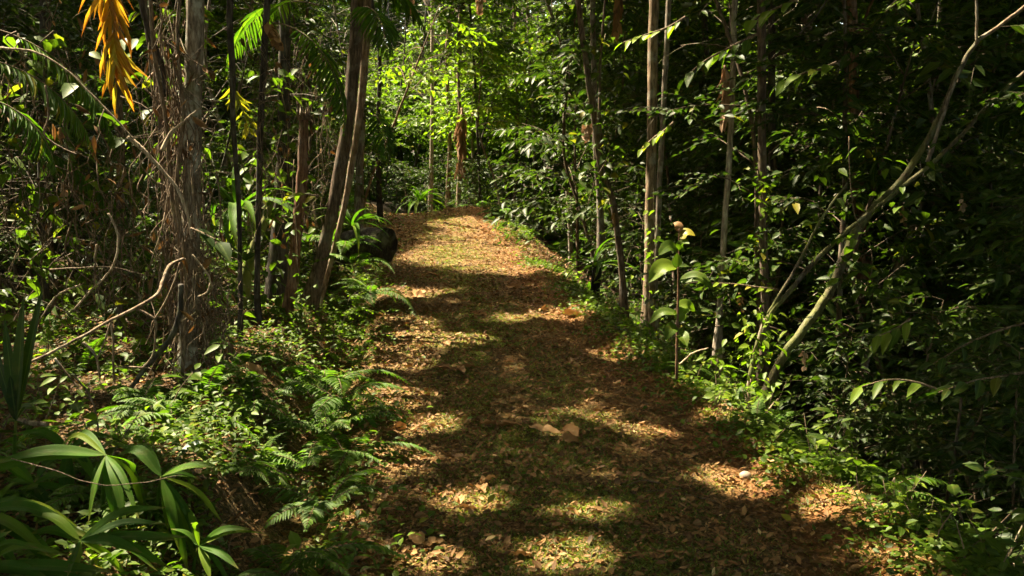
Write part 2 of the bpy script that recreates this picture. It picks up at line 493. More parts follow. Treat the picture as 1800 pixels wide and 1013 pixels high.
# ------------------------------------------------------------------ ground and path
def build_ground():
    xs = np.concatenate([np.linspace(-110, -9, 42, endpoint=False), np.linspace(-9, -3.6, 60, endpoint=False), np.arange(-3.6, 2.6, .045), np.linspace(2.6, 9, 70, endpoint=False), np.linspace(9, 110, 42)])
    ys = np.concatenate([np.linspace(-60, 1.5, 40, endpoint=False), np.arange(1.5, 12, .05), np.arange(12, 25, .08), np.linspace(25, 140, 75)])
    X, Y = np.meshgrid(xs, ys, indexing='ij')
    Z = height(X, Y)
    u = X - path_x(Y)
    near = (np.abs(u) < 2.5) & (Y < 24)
    Z = Z + np.where(near, .016 * (vnoise(X * 17, Y * 17) - .5), 0)
    nx, ny = len(xs), len(ys)
    V = np.stack([X, Y, Z], -1).reshape(-1, 3)
    # ground colour: r moss, g bare orange soil, b humus plus painted forest shade
    lane = np.exp(-((np.abs(u + .05) - .0) / .75) ** 2)
    mossy = np.clip(.45 + .55 * lane, 0, 1) * (np.abs(u) < 2.2) * (1 - .45 * sstep(7, 13, Y))
    soil = np.exp(-((u - 1.08) / .3) ** 2) * 1.0 + .15 * (np.abs(u) < 1.1)
    humus_shade = .9 * np.clip(sstep(1.7, 2.6, u) * (1 - .3 * vnoise(X * 2, Y * 2)) + sstep(22.5, 26, Y) + .75 * sstep(1.3, 2.2, -u) * (.5 + .6 * vnoise(X * 1.5, Y * 1.5)), 0, 1)
    C = np.stack([mossy, soil, humus_shade, 1 + 0 * u], -1).reshape(-1, 4)
    i, j = np.meshgrid(np.arange(nx - 1), np.arange(ny - 1), indexing='ij')
    Q = np.stack([i * ny + j, (i + 1) * ny + j, (i + 1) * ny + j + 1, i * ny + j + 1], -1).reshape(-1, 4)
    cx = V[Q].mean(1)
    uu = cx[:, 0] - path_x(cx[:, 1])
    e = 1.17 + .16 * (vnoise(cx[:, 0] * 2.2, cx[:, 1] * 2.2 + 3) - .5)
    onp = (np.abs(uu) < e) & (cx[:, 1] > -30) & (cx[:, 1] < 27)
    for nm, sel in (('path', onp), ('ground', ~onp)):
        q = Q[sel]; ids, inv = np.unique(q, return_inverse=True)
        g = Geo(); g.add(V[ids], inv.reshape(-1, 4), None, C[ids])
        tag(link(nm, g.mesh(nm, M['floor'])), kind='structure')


build_ground()

# ------------------------------------------------------------------ plant builders
LM = []         # landmarks for the labels
FILL = []       # (root, description, category, group)


def strips(g, P, Wd, upv, tint, m=0, fold=.18, pleat=0.):
    """strap leaf along points P with half widths Wd"""
    n = len(P)
    T = nrm(np.gradient(P, axis=0))
    rt = nrm(np.cross(T, np.broadcast_to(upv, T.shape))); nn = np.cross(rt, T)
    offs = np.array([-1, -.5, 0, .5, 1.]); zz = np.array([fold, fold * .35 + pleat, 0, fold * .35 + pleat, fold])
    V = P[:, None] + rt[:, None] * (offs[None, :, None] * Wd[:, None, None]) + nn[:, None] * (zz[None, :, None] * Wd[:, None, None])
    i, j = np.meshgrid(np.arange(n - 1), np.arange(4), indexing='ij')
    Q = np.stack([i * 5 + j, i * 5 + j + 1, (i + 1) * 5 + j + 1, (i + 1) * 5 + j], -1).reshape(-1, 4)
    C = np.empty((n, 5, 4)); C[..., 0] = tint; C[..., 1] = np.linspace(0, 1, n)[:, None]; C[..., 2] = np.abs(offs)[None]; C[..., 3] = 1
    g.add(V, Q, None, C, m)


def strap_profile(n, w, blunt=.8):
    t = np.linspace(0, 1, n)
    return w * np.clip(np.sin(PI * np.clip(t, 0, 1) ** blunt) ** .8, .03, 1) * .5


def arc(L, e0, e1, n=12):
    e = np.linspace(e0, e1, n)
    d = np.stack([0 * e, np.cos(e), np.sin(e)], 1) * (L / (n - 1))
    P = np.cumsum(d, 0) - d[0]
    return P


def frond_mesh(name, mat, L, leaflet, pairs, e0, e1, wid, ang=62, droop=.25, stalk=.18, seed=0, rmat=None, taper=.9, tint=None, twist=0., rr=.006):
    """pinnate frond (fern or palm) growing along +Y from the origin"""
    rg = np.random.default_rng(seed)
    g = Geo()
    P = arc(L, e0, e1, 20)
    P[:, 0] += np.linspace(0, 1, 20) ** 2 * L * .08 * rg.normal()
    tube(g, P, [rr, rr * .3], 4, 12, m=1)
    t = np.linspace(stalk, .985, pairs)
    idx = t * 19; i0 = np.clip(idx.astype(int), 0, 18); f = (idx - i0)[:, None]
    pos = P[i0] * (1 - f) + P[i0 + 1] * f
    T = nrm(P[i0 + 1] - P[i0])
    s = (t - stalk) / (1 - stalk)
    prof = np.clip(np.sin(PI * (s * taper + (1 - taper) * 1.0) ** .75), .12, 1)
    sets = []
    for side in (-1, 1):
        a = rad(ang) * (1 - .45 * s) + rg.normal(0, .07, pairs)
        sid = np.array([side, 0, 0.])
        ax = T * np.cos(a)[:, None] + sid * np.sin(a)[:, None] + np.array([0, 0, -1.]) * (droop * (1 + rg.normal(0, .25, pairs)))[:, None]
        up = np.broadcast_to(np.array([0., 0, 1]), ax.shape) + T * .0 + rg.normal(0, .15, ax.shape) + sid * twist
        ln = leaflet * prof * (1 + rg.normal(0, .06, pairs))
        tt = np.clip((.55 if tint is None else tint) + rg.normal(0, .16, pairs), 0, 1)
        sets.append(leafset(T8, pos, ax, up, ln, wid * (.6 + .4 * prof), tt))
    add_leaves(g, T8, (np.concatenate([x[0] for x in sets]), np.concatenate([x[1] for x in sets])), 0)
    return g.mesh(name, [mat, rmat or M['vine']])


FROND = {
    'fern': [frond_mesh('fern_frond', M['fern'], .62 + .1 * k, .14, 24, rad(65 - 8 * k), rad(-28 - 8 * k), .03, 74, .1, .14, k, taper=.85) for k in range(4)],
    'palm': [frond_mesh('palm_frond', M['palm'], 2.0 + .2 * k, .55, 30, rad(62 - 6 * k), rad(-40), .045, 52, .42, .22, 20 + k, rr=.014) for k in range(4)],
}


def strap_mesh(name, mat, L, w, e0, e1, seed, tint=.5, blunt=.8):
    rg = np.random.default_rng(seed)
    g = Geo(); P = arc(L, e0, e1, 14)
    P[:, 0] += np.linspace(0, 1, 14) ** 2 * L * .12 * rg.normal()
    strips(g, P, strap_profile(14, w, blunt), UP, np.clip(tint + rg.normal(0, .15), 0, 1), 0, .25, .05)
    return g.mesh(name, [mat])


STRAP = [strap_mesh('strap_leaf', M['strap'], .8 + .08 * k, .085, rad(72 - 11 * k), rad(-10 - 17 * k), k, .4 + .08 * k) for k in range(5)]


def pick(lst, rg):
    return lst[int(rg.integers(len(lst)))]


def fern_proto(seed, nf, name='fern', part='frond', meshes=None, smin=.8, smax=1.15, tilt=.25):
    rg = np.random.default_rng(seed)
    root = empty(name, (0, 0, 0))
    for i in range(nf):
        f = link(part, pick(meshes or FROND['fern'], rg), root)
        f.rotation_euler = (rg.normal(0, tilt), rg.normal(0, .15), i * 2 * PI / nf * (1 if nf < 9 else 2.4) + rg.normal(0, .3))
        s = rg.uniform(smin, smax); f.scale = (s, s, s)
    return root


def twig_leaves(P, D, ln, n, size, asp, rg, droop=.2, ang=55, hang=.3, tint=.5, T=T8, flat=.65):
    """leaves set alternately along M twigs"""
    Mn = len(P)
    t = (np.arange(n) + .6) / n
    side = np.where(np.arange(n) % 2 == 0, 1., -1.); side[-1] = 0
    D = nrm(D)
    perp = nrm(np.cross(D, UP))
    pos = P[:, None] + D[:, None] * (t[None, :, None] * ln[:, None, None])
    pos[..., 2] -= (t[None] ** 2) * ln[:, None] * droop
    a = rad(ang) * (1 + rg.normal(0, .2, (Mn, n))) * np.abs(side)[None]
    ax = D[:, None] * np.cos(a)[..., None] + perp[:, None] * (side[None] * np.sin(a))[..., None]
    ax[..., 2] -= hang * (1 + rg.normal(0, .6, (Mn, n)))
    up = UP + rg.normal(0, flat, (Mn, n, 3))
    L = size * rg.uniform(.65, 1.2, (Mn, n)) * (1 - .25 * t[None])
    tw = rg.normal(0, .14, (Mn, 1)) + rg.normal(0, .12, (Mn, n)) + tint
    return leafset(T, pos.reshape(-1, 3), ax.reshape(-1, 3), up.reshape(-1, 3), L.ravel(), L.ravel() * asp, np.clip(tw.ravel(), 0, 1))


def understory(seed, h, z0, R_, nl, leaf, asp, mat, bark, r=.03, n_tw=11, n_lf=9, name='understory_tree', tint=.5, lean=.1, hang=.25, top=None):
    rg = np.random.default_rng(seed)
    root = empty(name, (0, 0, 0))
    g = Geo()
    top = np.array([rg.normal(0, lean * h), rg.normal(0, lean * h), h]) if top is None else np.array(top, float)
    mid = top * .5 + np.array([rg.normal(0, .04 * h), rg.normal(0, .04 * h), 0])
    tp = tube(g, [(0, 0, -.3), mid * .5, mid, (mid + top) / 2, top], [r * 1.25, r, r * .8, r * .3], 7, 24, .08, wob=.01, seed=seed)
    P, D, ln = [], [], []
    for i in range(nl):
        f = (i + rg.random()) / nl
        z = z0 + (h - z0) * f
        o = tp[int(np.clip(np.searchsorted(tp[:, 2], z), 0, 23))]
        az = i * 2.4 + rg.normal(0, .4)
        el = rad(rg.uniform(5, 50))
        Ln = R_ * (1 - .45 * f) * rg.uniform(.6, 1.15)
        d = np.array([math.cos(az) * math.cos(el), math.sin(az) * math.cos(el), math.sin(el)])
        e = o + d * Ln + np.array([0, 0, -.22 * Ln])
        m_ = o + d * Ln * .55 + rg.normal(0, .05 * Ln, 3)
        lp = tube(g, [o, m_, e], [r * .45 * (1 - .5 * f), r * .12], 5, 9, seed=seed + i)
        for k in range(n_tw):
            q = rg.uniform(.3, 1.)
            b = lp[int(q * 8)]
            a2 = az + rg.normal(0, .9)
            P.append(b); D.append((math.cos(a2), math.sin(a2), rg.normal(.05, .3))); ln.append(leaf * rg.uniform(3., 5.2))
    P = np.array(P); D = np.array(D); ln = np.array(ln)
    dn = nrm(D); sd = nrm(np.cross(dn, UP)); tt = np.linspace(0, 1, 4)
    line = P[:, None] + dn[:, None] * (tt[None, :, None] * ln[:, None, None]); line[..., 2] -= (tt[None] ** 2) * ln[:, None] * .2
    rr_ = np.linspace(.0032, .0015, 4)[None, :, None]
    tw = np.stack([line + sd[:, None] * rr_, line - sd[:, None] * rr_ * .5 + UP * rr_ * .87, line - sd[:, None] * rr_ * .5 - UP * rr_ * .87], 2).reshape(-1, 12, 3)
    link('trunk', g.mesh('trunk', bark), root)
    link('crown', crown_mesh('crown', T8, [twig_leaves(P, D, ln, n_lf, leaf, asp, rg, tint=tint, hang=hang)], mat, tw, n_lf), root)
    return root


def herb(seed, h, n, leaf, asp, mat, name='seedling'):
    rg = np.random.default_rng(seed)
    root = empty(name, (0, 0, 0))
    g = Geo(); g2 = Geo(); sets = []
    for s in range(rg.integers(2, 5)):
        b = np.array([rg.normal(0, .06), rg.normal(0, .06), -.05])
        e = b + np.array([rg.normal(0, .3 * h), rg.normal(0, .3 * h), h * rg.uniform(.6, 1.1)])
        p = tube(g2, [b, (b + e) / 2 + rg.normal(0, .03, 3), e], [.004, .002], 4, 8, seed=s)
        for k in range(n):
            o = p[int(rg.uniform(2, 7.9))]; az = rg.uniform(0, 2 * PI)
            sets.append((o, (math.cos(az), math.sin(az), rg.normal(0, .35)), leaf * rg.uniform(.6, 1.25)))
    P = np.array([s[0] for s in sets]); A = np.array([s[1] for s in sets]); L = np.array([s[2] for s in sets])
    link('stem', g2.mesh('stem', M['vine']), root)
    add_leaves(g, T8, leafset(T8, P + nrm(A) * L[:, None] * .25, A, UP + rg.normal(0, .3, P.shape), L, L * asp, np.clip(rg.normal(.55, .2, len(P)), 0, 1)))
    link('foliage', g.mesh('foliage', mat), root)
    return root


# ------------------------------------------------------------------ hero trunks, drawn at their real distance
CANOPY = []     # (root, x, y, z_top)


def world(pts, d):
    return np.array([at(p[0], p[1], p[2] if len(p) > 2 else d) for p in pts])


def ribs(P, n):
    return smooth_line(P, n)


def trunk_tree(name, label, cat, pts, d, wpx, bark, top=None, jit=.09, group=None, lm=None, flare=1.35, sink=.25, canopy=True, ws=.72):
    """pts from the top of the frame down to the base in photo pixels at distance d; wpx = widths in pixels, same order"""
    P = world(pts, d)[::-1]
    w = np.array(wpx, float)[::-1] / FPX * d * .5 * ws
    w[0] *= flare
    P = np.vstack([P[0] + [0, 0, -sink], P]); w = np.concatenate([[w[0] * 1.15], w])
    if top:
        dirn = nrm(P[-1] - P[-3]); dirn = nrm(dirn * .5 + UP)
        q = P[-1]
        k = (top - q[2]) / dirn[2]
        P = np.vstack([P, q + dirn * k * .5, q + dirn * k]); w = np.concatenate([w, [w[-1] * .8, w[-1] * .35]])
    base = P[0].copy()
    root = empty(name, base)
    g = Geo()
    tube(g, P - base, w, 12, max(30, len(P) * 8), jit, wob=.006, seed=int(abs(pts[0][0])))
    link('trunk', g.mesh('trunk', bark), root)
    tag(root, label, cat, group)
    if lm:
        LM.append((lm, P[1] + [0, 0, .3]))
    if top and canopy:
        CANOPY.append([root, P[-1][0], P[-1][1], top])
    return root


def add_branch(root, pts, d, wpx, bark, part='limb', sides=8):
    P = world(pts, d); w = np.array(wpx, float) / FPX * d * .5 * .48
    g = Geo()
    tube(g, P - np.array(root.location), w, sides, len(P) * 6, .08, wob=.004, seed=int(pts[0][0]))
    return link(part, g.mesh(part, bark), root)


# left of the path
tA = trunk_tree('tree', 'straight grey lichen-spotted trunk wrapped in dry vines at the left of the path', 'tree',
                [(346, -260), (344, 0), (342, 150), (338, 300), (336, 450), (330, 600), (326, 728)], 5.6, [33, 35, 35, 36, 36, 38, 44], M['bark_lichen'], 11, lm='vine-wrapped grey trunk', ws=.84)
tB = trunk_tree('tree', 'thin black stem between the vine-wrapped grey trunk and the debris-laden stem', 'tree',
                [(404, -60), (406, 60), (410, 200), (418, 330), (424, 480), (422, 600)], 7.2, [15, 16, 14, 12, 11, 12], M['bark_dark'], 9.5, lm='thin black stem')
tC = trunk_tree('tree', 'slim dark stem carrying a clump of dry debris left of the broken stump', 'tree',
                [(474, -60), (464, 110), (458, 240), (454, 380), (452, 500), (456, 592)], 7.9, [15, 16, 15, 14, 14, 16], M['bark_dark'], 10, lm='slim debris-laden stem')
tD = trunk_tree('broken_stump', 'tall reddish broken stump with a splintered top standing left of the leaning twin trunks', 'tree stump',
                [(534, 198), (531, 300), (522, 400), (512, 500), (500, 575), (489, 622)], 8.2, [21, 26, 27, 28, 30, 42], M['bark_red'], lm='tall broken stump')
g = Geo()
for k in range(7):
    a = k * .9
    b = at(534, 202, 8.2) + np.array([math.cos(a) * .05, math.sin(a) * .05, -.05])
    tube(g, [b, b + [math.cos(a) * .01, 0, .1 + .09 * ((k * 37) % 10) / 10]], [.022, .004], 4, 3, .2, seed=k)
o = link('splinter', g.mesh('splinter', M['bark_tan']), tD); o.location = -np.array(tD.location)
tE = trunk_tree('tree', 'thick brown trunk of the leaning pair at the left edge of the path', 'tree',
                [(630, -60), (624, 90), (613, 200), (598, 300), (580, 395), (562, 470), (543, 540)], 9.3, [34, 36, 36, 35, 35, 36, 44], M['bark_brown'], 12, lm='thick leaning trunk', ws=.62)
tE2 = trunk_tree('tree', 'slender paler trunk of the leaning pair, just right of the thick one', 'tree',
                 [(648, -60), (642, 90), (632, 200), (618, 300), (602, 380), (587, 440), (572, 500), (553, 566)], 9.6, [22, 23, 21, 19, 17, 16, 15, 18], M['bark_tan'], 11.5, ws=.6)
tF = trunk_tree('tree', 'straight grey-brown trunk just behind the leaning pair of trunks', 'tree',
                [(645, -60), (640, 80), (636, 200), (632, 300), (630, 392)], 13.5, [17, 18, 18, 18, 20], M['bark_grey'], 12)
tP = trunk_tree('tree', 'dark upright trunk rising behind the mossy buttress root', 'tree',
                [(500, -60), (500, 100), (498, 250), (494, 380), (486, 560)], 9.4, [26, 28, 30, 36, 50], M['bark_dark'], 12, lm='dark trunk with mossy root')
add_branch(tP, [(486, 330), (466, 390), (449, 430), (436, 465), (428, 540)], 9.1, [14, 30, 36, 44, 50], M['mossy'], 'buttress_root', 10)
trunk_tree('tree', 'dim dark stem near the left frame edge behind the green palm fronds', 'tree',
           [(78, -60), (76, 150), (72, 350), (80, 600)], 8.2, [18, 20, 20, 24], M['bark_dark'], 10)
trunk_tree('tree', 'dark vine-hung stem below the hanging yellow palm frond', 'tree',
           [(212, -60), (208, 150), (214, 350), (205, 480), (215, 610)], 7.4, [17, 16, 18, 18, 22], M['bark_brown'], 10, lm='vine-hung brown stem')
trunk_tree('tree', 'thin brown stem just left of the vine-wrapped grey trunk', 'tree',
           [(245, -60), (262, 60), (278, 150), (284, 300), (296, 480), (306, 650)], 6.3, [15, 14, 16, 13, 15, 17], M['bark_brown'], 10)
# right of the path
tG = trunk_tree('tree', 'sunlit tan trunk of the upright pair at the right edge of the path', 'tree',
                [(1150, -60), (1149, 80), (1147, 200), (1144, 350), (1141, 470), (1138, 590)], 9.4, [23, 24, 24, 24, 25, 30], M['bark_tan'], 12, lm='sunlit tan trunk pair')
trunk_tree('tree', 'thin lichened trunk of the upright pair, close behind the tan one', 'tree',
           [(1178, -60), (1170, 120), (1162, 260), (1156, 400), (1152, 500), (1152, 596)], 9.6, [13, 13, 13, 13, 13, 16], M['bark_grey'], 11)
tH = trunk_tree('tree', 'forking slim trunk leaning in over the black hollow beside the path', 'tree',
                [(1008, -60), (1028, 90), (1046, 220), (1058, 300), (1076, 350), (1088, 430), (1094, 500), (1096, 566)], 10.6, [13, 14, 15, 15, 16, 16, 17, 24], M['bark_brown'], 11, lm='forking slim trunk')
add_branch(tH, [(1070, -60), (1056, 90), (1054, 200), (1060, 300)], 10.6, [8, 9, 10, 9], M['bark_brown'])
trunk_tree('tree', 'slim grey trunk just left of the forking slim trunk', 'tree',
           [(1040, -60), (1044, 120), (1047, 260), (1052, 340), (1057, 430)], 13.2, [12, 13, 13, 13, 15], M['bark_grey'], 11)
tI = trunk_tree('tree', 'thin pale grey trunk with a dead tan frond hanging beside its top', 'tree',
                [(1294, -60), (1288, 120), (1283, 250), (1277, 350), (1271, 450), (1265, 540), (1261, 608)], 9.0, [13, 14, 14, 14, 14, 15, 19], M['bark_pale'], 11, lm='thin pale grey trunk')
tJ = trunk_tree('tree', 'straight ivy-hung brown trunk rising through the leaning multi-stem tree', 'tree',
                [(1337, -60), (1340, 150), (1341, 300), (1343, 420), (1345, 540), (1340, 660)], 8.4, [19, 20, 20, 20, 20, 24], M['bark_brown'], 11, lm='ivy-hung brown trunk')
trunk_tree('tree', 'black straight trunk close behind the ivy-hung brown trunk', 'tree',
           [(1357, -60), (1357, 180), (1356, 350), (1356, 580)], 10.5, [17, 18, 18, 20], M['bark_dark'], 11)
tL = trunk_tree('tree', 'dark red-barked trunk with peeling strips behind the leaning multi-stem tree', 'tree',
                [(1494, -60), (1500, 100), (1502, 250), (1512, 370), (1520, 520)], 9.8, [22, 22, 24, 26, 28], M['bark_red'], 12, lm='dark red-barked trunk')
add_branch(tL, [(1560, -60), (1530, 10), (1506, 70)], 9.8, [9, 10, 10], M['bark_red'])
add_branch(tL, [(1400, 190), (1440, 205), (1480, 225), (1508, 250)], 9.8, [8, 11, 13, 14], M['bark_dark'])
# leaning multi-stem tree
tK = trunk_tree('tree', 'leaning multi-stem tree with long mossy stems slanting up to the right', 'tree',
                [(1722, 66, 7.0), (1692, 112), (1654, 200), (1622, 262), (1585, 315), (1540, 362), (1502, 412), (1478, 468), (1450, 530), (1405, 588), (1364, 648), (1340, 716)], 7.0,
                [15, 17, 20, 22, 26, 30, 34, 34, 34, 34, 34, 40], M['bark_mossy'], lm='leaning multi-stem tree', flare=1.1, ws=.48)
for pts, w, b in (([(1720, 70), (1762, 42), (1812, 2), (1900, -80)], [14, 13, 12, 10], 'bark_tan'), ([(1717, 78), (1716, 20), (1718, -80)], [11, 10, 9], 'bark_tan'),
                  ([(1318, 668), (1334, 600), (1352, 556), (1390, 510), (1430, 462), (1480, 414), (1540, 366), (1600, 318), (1670, 258), (1740, 182), (1812, 118), (1900, 50)], [22, 21, 20, 19, 18, 17, 16, 16, 15, 14, 13, 11], 'bark_mossy'),
                  ([(1350, 552), (1388, 488), (1420, 430), (1452, 372), (1490, 322)], [13, 12, 11, 10, 7], 'bark_mossy'),
                  ([(1630, 285), (1648, 232), (1668, 172), (1692, 110)], [15, 13, 12, 10], 'bark_grey'),
                  ([(1314, 722), (1322, 650), (1334, 600), (1344, 560)], [24, 20, 16, 14], 'bark_tan')):
    add_branch(tK, pts, 6.9, w, M[b])
# far trees round the bend
FAR = [(757, 60, 345, 25, 9, 'bark_pale', 'pale thin trunk in the sunlit gap above the bend of the path'),
       (787, 150, 384, 24.5, 9, 'bark_tan', 'thin tan trunk between the pale trunk and the hanging pinkish frond'),
       (806, 200, 390, 23, 8, 'bark_tan', 'short tan trunk under the hanging pinkish dead frond at the bend'),
       (838, 0, 388, 25.5, 6, 'bark_grey', 'first thin pole right of the hanging pinkish frond'),
       (906, 0, 400, 25, 8, 'bark_brown', 'thin dark pole above the right end of the crest'),
       (938, 0, 405, 24, 7, 'bark_grey', 'grey pole between the crest and the forking slim trunk'),
       (1003, 0, 440, 19, 8, 'bark_grey', 'thin pole standing close to the left of the green rosette plant'),
       (668, 0, 380, 20, 10, 'bark_dark', 'dark trunk above the black log end')]
for k, (px, y0, y1, d, w, b, lab) in enumerate(FAR):
    q = hit(px, y1) if px != 806 else at(px, y1, d)
    zb = H1(at(px, y1, d)[0], d)
    yb = project((at(px, y1, d)[0], d, zb))[1]
    dx = R.normal(0, 14)
    trunk_tree('slender_tree', lab, 'tree', [(px + dx * 1.5, -60), (px + dx * .5 + R.normal(0, 5), 100), (px + dx * .4 + R.normal(0, 4), 240), (px, yb)], d, [w, w, w, w * 1.2], M[b], 9.5,
               lm={757: 'pale trunk at the bend', 938: 'grey pole right of the crest'}.get(px))

# ------------------------------------------------------------------ tall trees; crowns out of frame, shaped to shade and dapple the scene
for k, (x, y) in enumerate([(-7.5, 5.5), (-9.5, 9), (-6.5, 12.5), (-11.5, 14), (-6, 1.5), (-8.5, -2), (-13.5, 5), (-3, -5), (2.5, -6), (5.5, 1), (7, 8), (9, 13), (6, 16.5), (10.5, 4), (12, 9), (-14, 20),
                            (-9, 19), (4.6, 21), (-15, 11), (12, 18), (14, 1), (-7.5, 25), (8.5, 25)]):
    z = H1(x, y); px = project((x, y, z + 1))
    root = empty('canopy_tree', (x, y, z - .2))
    rg = np.random.default_rng(500 + k)
    top = rg.uniform(10.5, 13)
    g = Geo(); r = rg.uniform(.07, .13)
    tube(g, [(0, 0, 0), (rg.normal(0, .2), rg.normal(0, .2), 3.5), (rg.normal(0, .35), rg.normal(0, .35), 7), (rg.normal(0, .4), rg.normal(0, .4), top - z)], [r * 1.3, r, r * .8, r * .3], 10, 36, .08, wob=.01, seed=k)
    link('trunk', g.mesh('trunk', M[('bark_brown', 'bark_grey', 'bark_dark')[k % 3]]), root)
    FILL.append((root, ('tall brown trunk', 'tall grey trunk', 'tall dark trunk')[k % 3], 'tree', 'tall trees of the canopy'))
    CANOPY.append([root, x, y, top])


def build_canopy():
    rg = np.random.default_rng(77)
    cx = np.array([c[1] for c in CANOPY]); cy = np.array([c[2] for c in CANOPY])
    n = 72000
    P = np.stack([rg.uniform(-21, 17, n), rg.uniform(-9, 34, n), rg.uniform(7.6, 12.5, n)], 1)
    n2 = 26000
    P = np.concatenate([P, np.stack([rg.uniform(-3.2, 14, n2), rg.uniform(-2, 32, n2), rg.uniform(7.6, 12.5, n2)], 1)]); n += n2
    n3 = 9000
    P = np.concatenate([P, np.stack([rg.uniform(-10, -2, n3), rg.uniform(3, 23, n3), rg.uniform(7.6, 12.5, n3)], 1)]); n += n3
    # leaves shading the path are raised and thinned to soften its dapples
    g1 = P - SUN * ((P[:, 2:3] - path_z(P[:, 1:2] - 2.5)) / SUN[2])
    up_ = (np.abs(g1[:, 0] - path_x(g1[:, 1])) < 1.3) & (g1[:, 1] > 1.5) & (g1[:, 1] < 19.5)
    P[up_] += SUN * (rg.uniform(3.5, 6, up_.sum())[:, None] / SUN[2])
    thin = up_ & (rg.random(n) < .6)
    keep = vnoise(P[:, 0] * .55 + 3, P[:, 1] * .55) + .4 * rg.random(n) > .02
    keep &= ~thin
    g0 = P - SUN * ((P[:, 2:3] - 2.5) / SUN[2])      # where its shadow falls: the clearing round the bend stays open
    keep &= ~((g0[:, 1] > 21.) & (np.abs(g0[:, 0] - .8) < 8) & (rg.random(n) < .9))
    u = P[:, 0] - path_x(np.clip(P[:, 1], -9, 21))      # crowns thinned over the path to let skylight down
    keep &= ~((np.abs(u - .2) < 1.5) & (P[:, 1] < 19) & (rg.random(n) < .25))
    P = P[keep]
    own = np.argmin((P[:, 0:1] - cx) ** 2 + (P[:, 1:2] - cy) ** 2, 1)
    az = rg.uniform(0, 2 * PI, len(P))
    D = np.stack([np.cos(az), np.sin(az), rg.normal(0, .25, len(P))], 1)
    for i, c in enumerate(CANOPY):
        s = own == i
        if not s.any():
            continue
        base = np.array(c[0].location)
        q = P[s] - base; d = D[s]; ln = rg.uniform(.7, 1.2, len(q))
        ts = twig_leaves(q, d, ln, 8, .27, .52, rg, tint=.5, T=T4)
        link('crown', crown_mesh('crown', T4, [ts], M['leaf_canopy']), c[0])
        g = Geo()
        tp = np.array([c[1], c[2], c[3]]) - base
        for k in range(0, len(q), max(1, len(q) // 9)):
            a = tp * np.array([1, 1, .62 + .3 * rg.random()])
            a[:2] = tp[:2]
            tube(g, [a, (a + q[k]) / 2 + [0, 0, .3], q[k]], [.035, .012], 5, 8, .05, seed=k)
        if g.V:
            link('limb', g.mesh('limb', M['bark_brown']), c[0])


build_canopy()

# ------------------------------------------------------------------ understory filler
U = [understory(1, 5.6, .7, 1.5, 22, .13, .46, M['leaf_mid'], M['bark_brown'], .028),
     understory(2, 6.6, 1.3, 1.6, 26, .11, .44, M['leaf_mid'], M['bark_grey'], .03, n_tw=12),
     understory(3, 4.2, .4, 1.3, 20, .15, .42, M['leaf_deep_shade'], M['bark_dark'], .022),
     understory(4, 5.2, .6, 1.5, 22, .17, .40, M['leaf_deep_shade'], M['bark_brown'], .026, n_lf=8),
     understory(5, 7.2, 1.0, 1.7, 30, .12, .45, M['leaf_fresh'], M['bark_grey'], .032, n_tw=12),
     understory(6, 6.2, .5, 1.4, 24, .10, .5, M['leaf_deep_shade'], M['bark_brown'], .024, n_tw=13),
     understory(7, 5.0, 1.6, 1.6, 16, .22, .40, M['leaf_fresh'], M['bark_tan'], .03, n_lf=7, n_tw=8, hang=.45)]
U += [understory(14, 5.2, .5, 1.6, 18, .25, .38, M['leaf_deep_shade'], M['bark_brown'], .026, n_tw=7, n_lf=7, hang=.5, tint=.4),
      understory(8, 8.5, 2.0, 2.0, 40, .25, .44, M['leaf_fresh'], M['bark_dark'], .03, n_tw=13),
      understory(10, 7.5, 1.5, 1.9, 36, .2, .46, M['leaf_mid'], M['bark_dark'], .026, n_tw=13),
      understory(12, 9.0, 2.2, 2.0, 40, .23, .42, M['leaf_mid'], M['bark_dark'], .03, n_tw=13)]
SH = [understory(21, 1.5, .15, .7, 14, .11, .46, M['leaf_mid'], M['vine'], .012, n_tw=7, name='shrub'),
      understory(22, 1.1, .1, .6, 12, .14, .40, M['leaf_deep_shade'], M['vine'], .010, n_tw=7, n_lf=7, name='shrub'),
      understory(23, 2.1, .2, .85, 16, .16, .36, M['leaf_deep_shade'], M['vine'], .014, n_tw=7, n_lf=7, name='shrub'),
      understory(24, 1.2, .1, .55, 14, .07, .52, M['leaf_fresh'], M['vine'], .009, n_tw=6, name='shrub')]
FE = [fern_proto(31, 6), fern_proto(32, 8), fern_proto(33, 7, tilt=.35)]
PA = [fern_proto(41, 8, 'palm', 'frond', FROND['palm'], .7, 1.05, .3), fern_proto(42, 7, 'palm', 'frond', FROND['palm'], .8, 1.15, .35)]
RO = [fern_proto(51, 16, 'rosette_plant', 'leaf', STRAP, .75, 1.1, .12), fern_proto(52, 13, 'rosette_plant', 'leaf', STRAP, .8, 1.15, .2)]
HE = [herb(61, .3, 6, .09, .55, M['leaf_fresh']), herb(62, .22, 5, .07, .6, M['leaf_mid']), herb(63, .4, 7, .11, .42, M['leaf_mid']), herb(64, .16, 5, .05, .7, M['leaf_fresh'])]
USED = set()


def use(p, loc, rz, sc, tilt=0., ta=0.):
    o = p if p.name not in USED else copy_tree(p)
    USED.add(p.name)
    place(o, loc, rz, sc, tilt, ta)
    return o


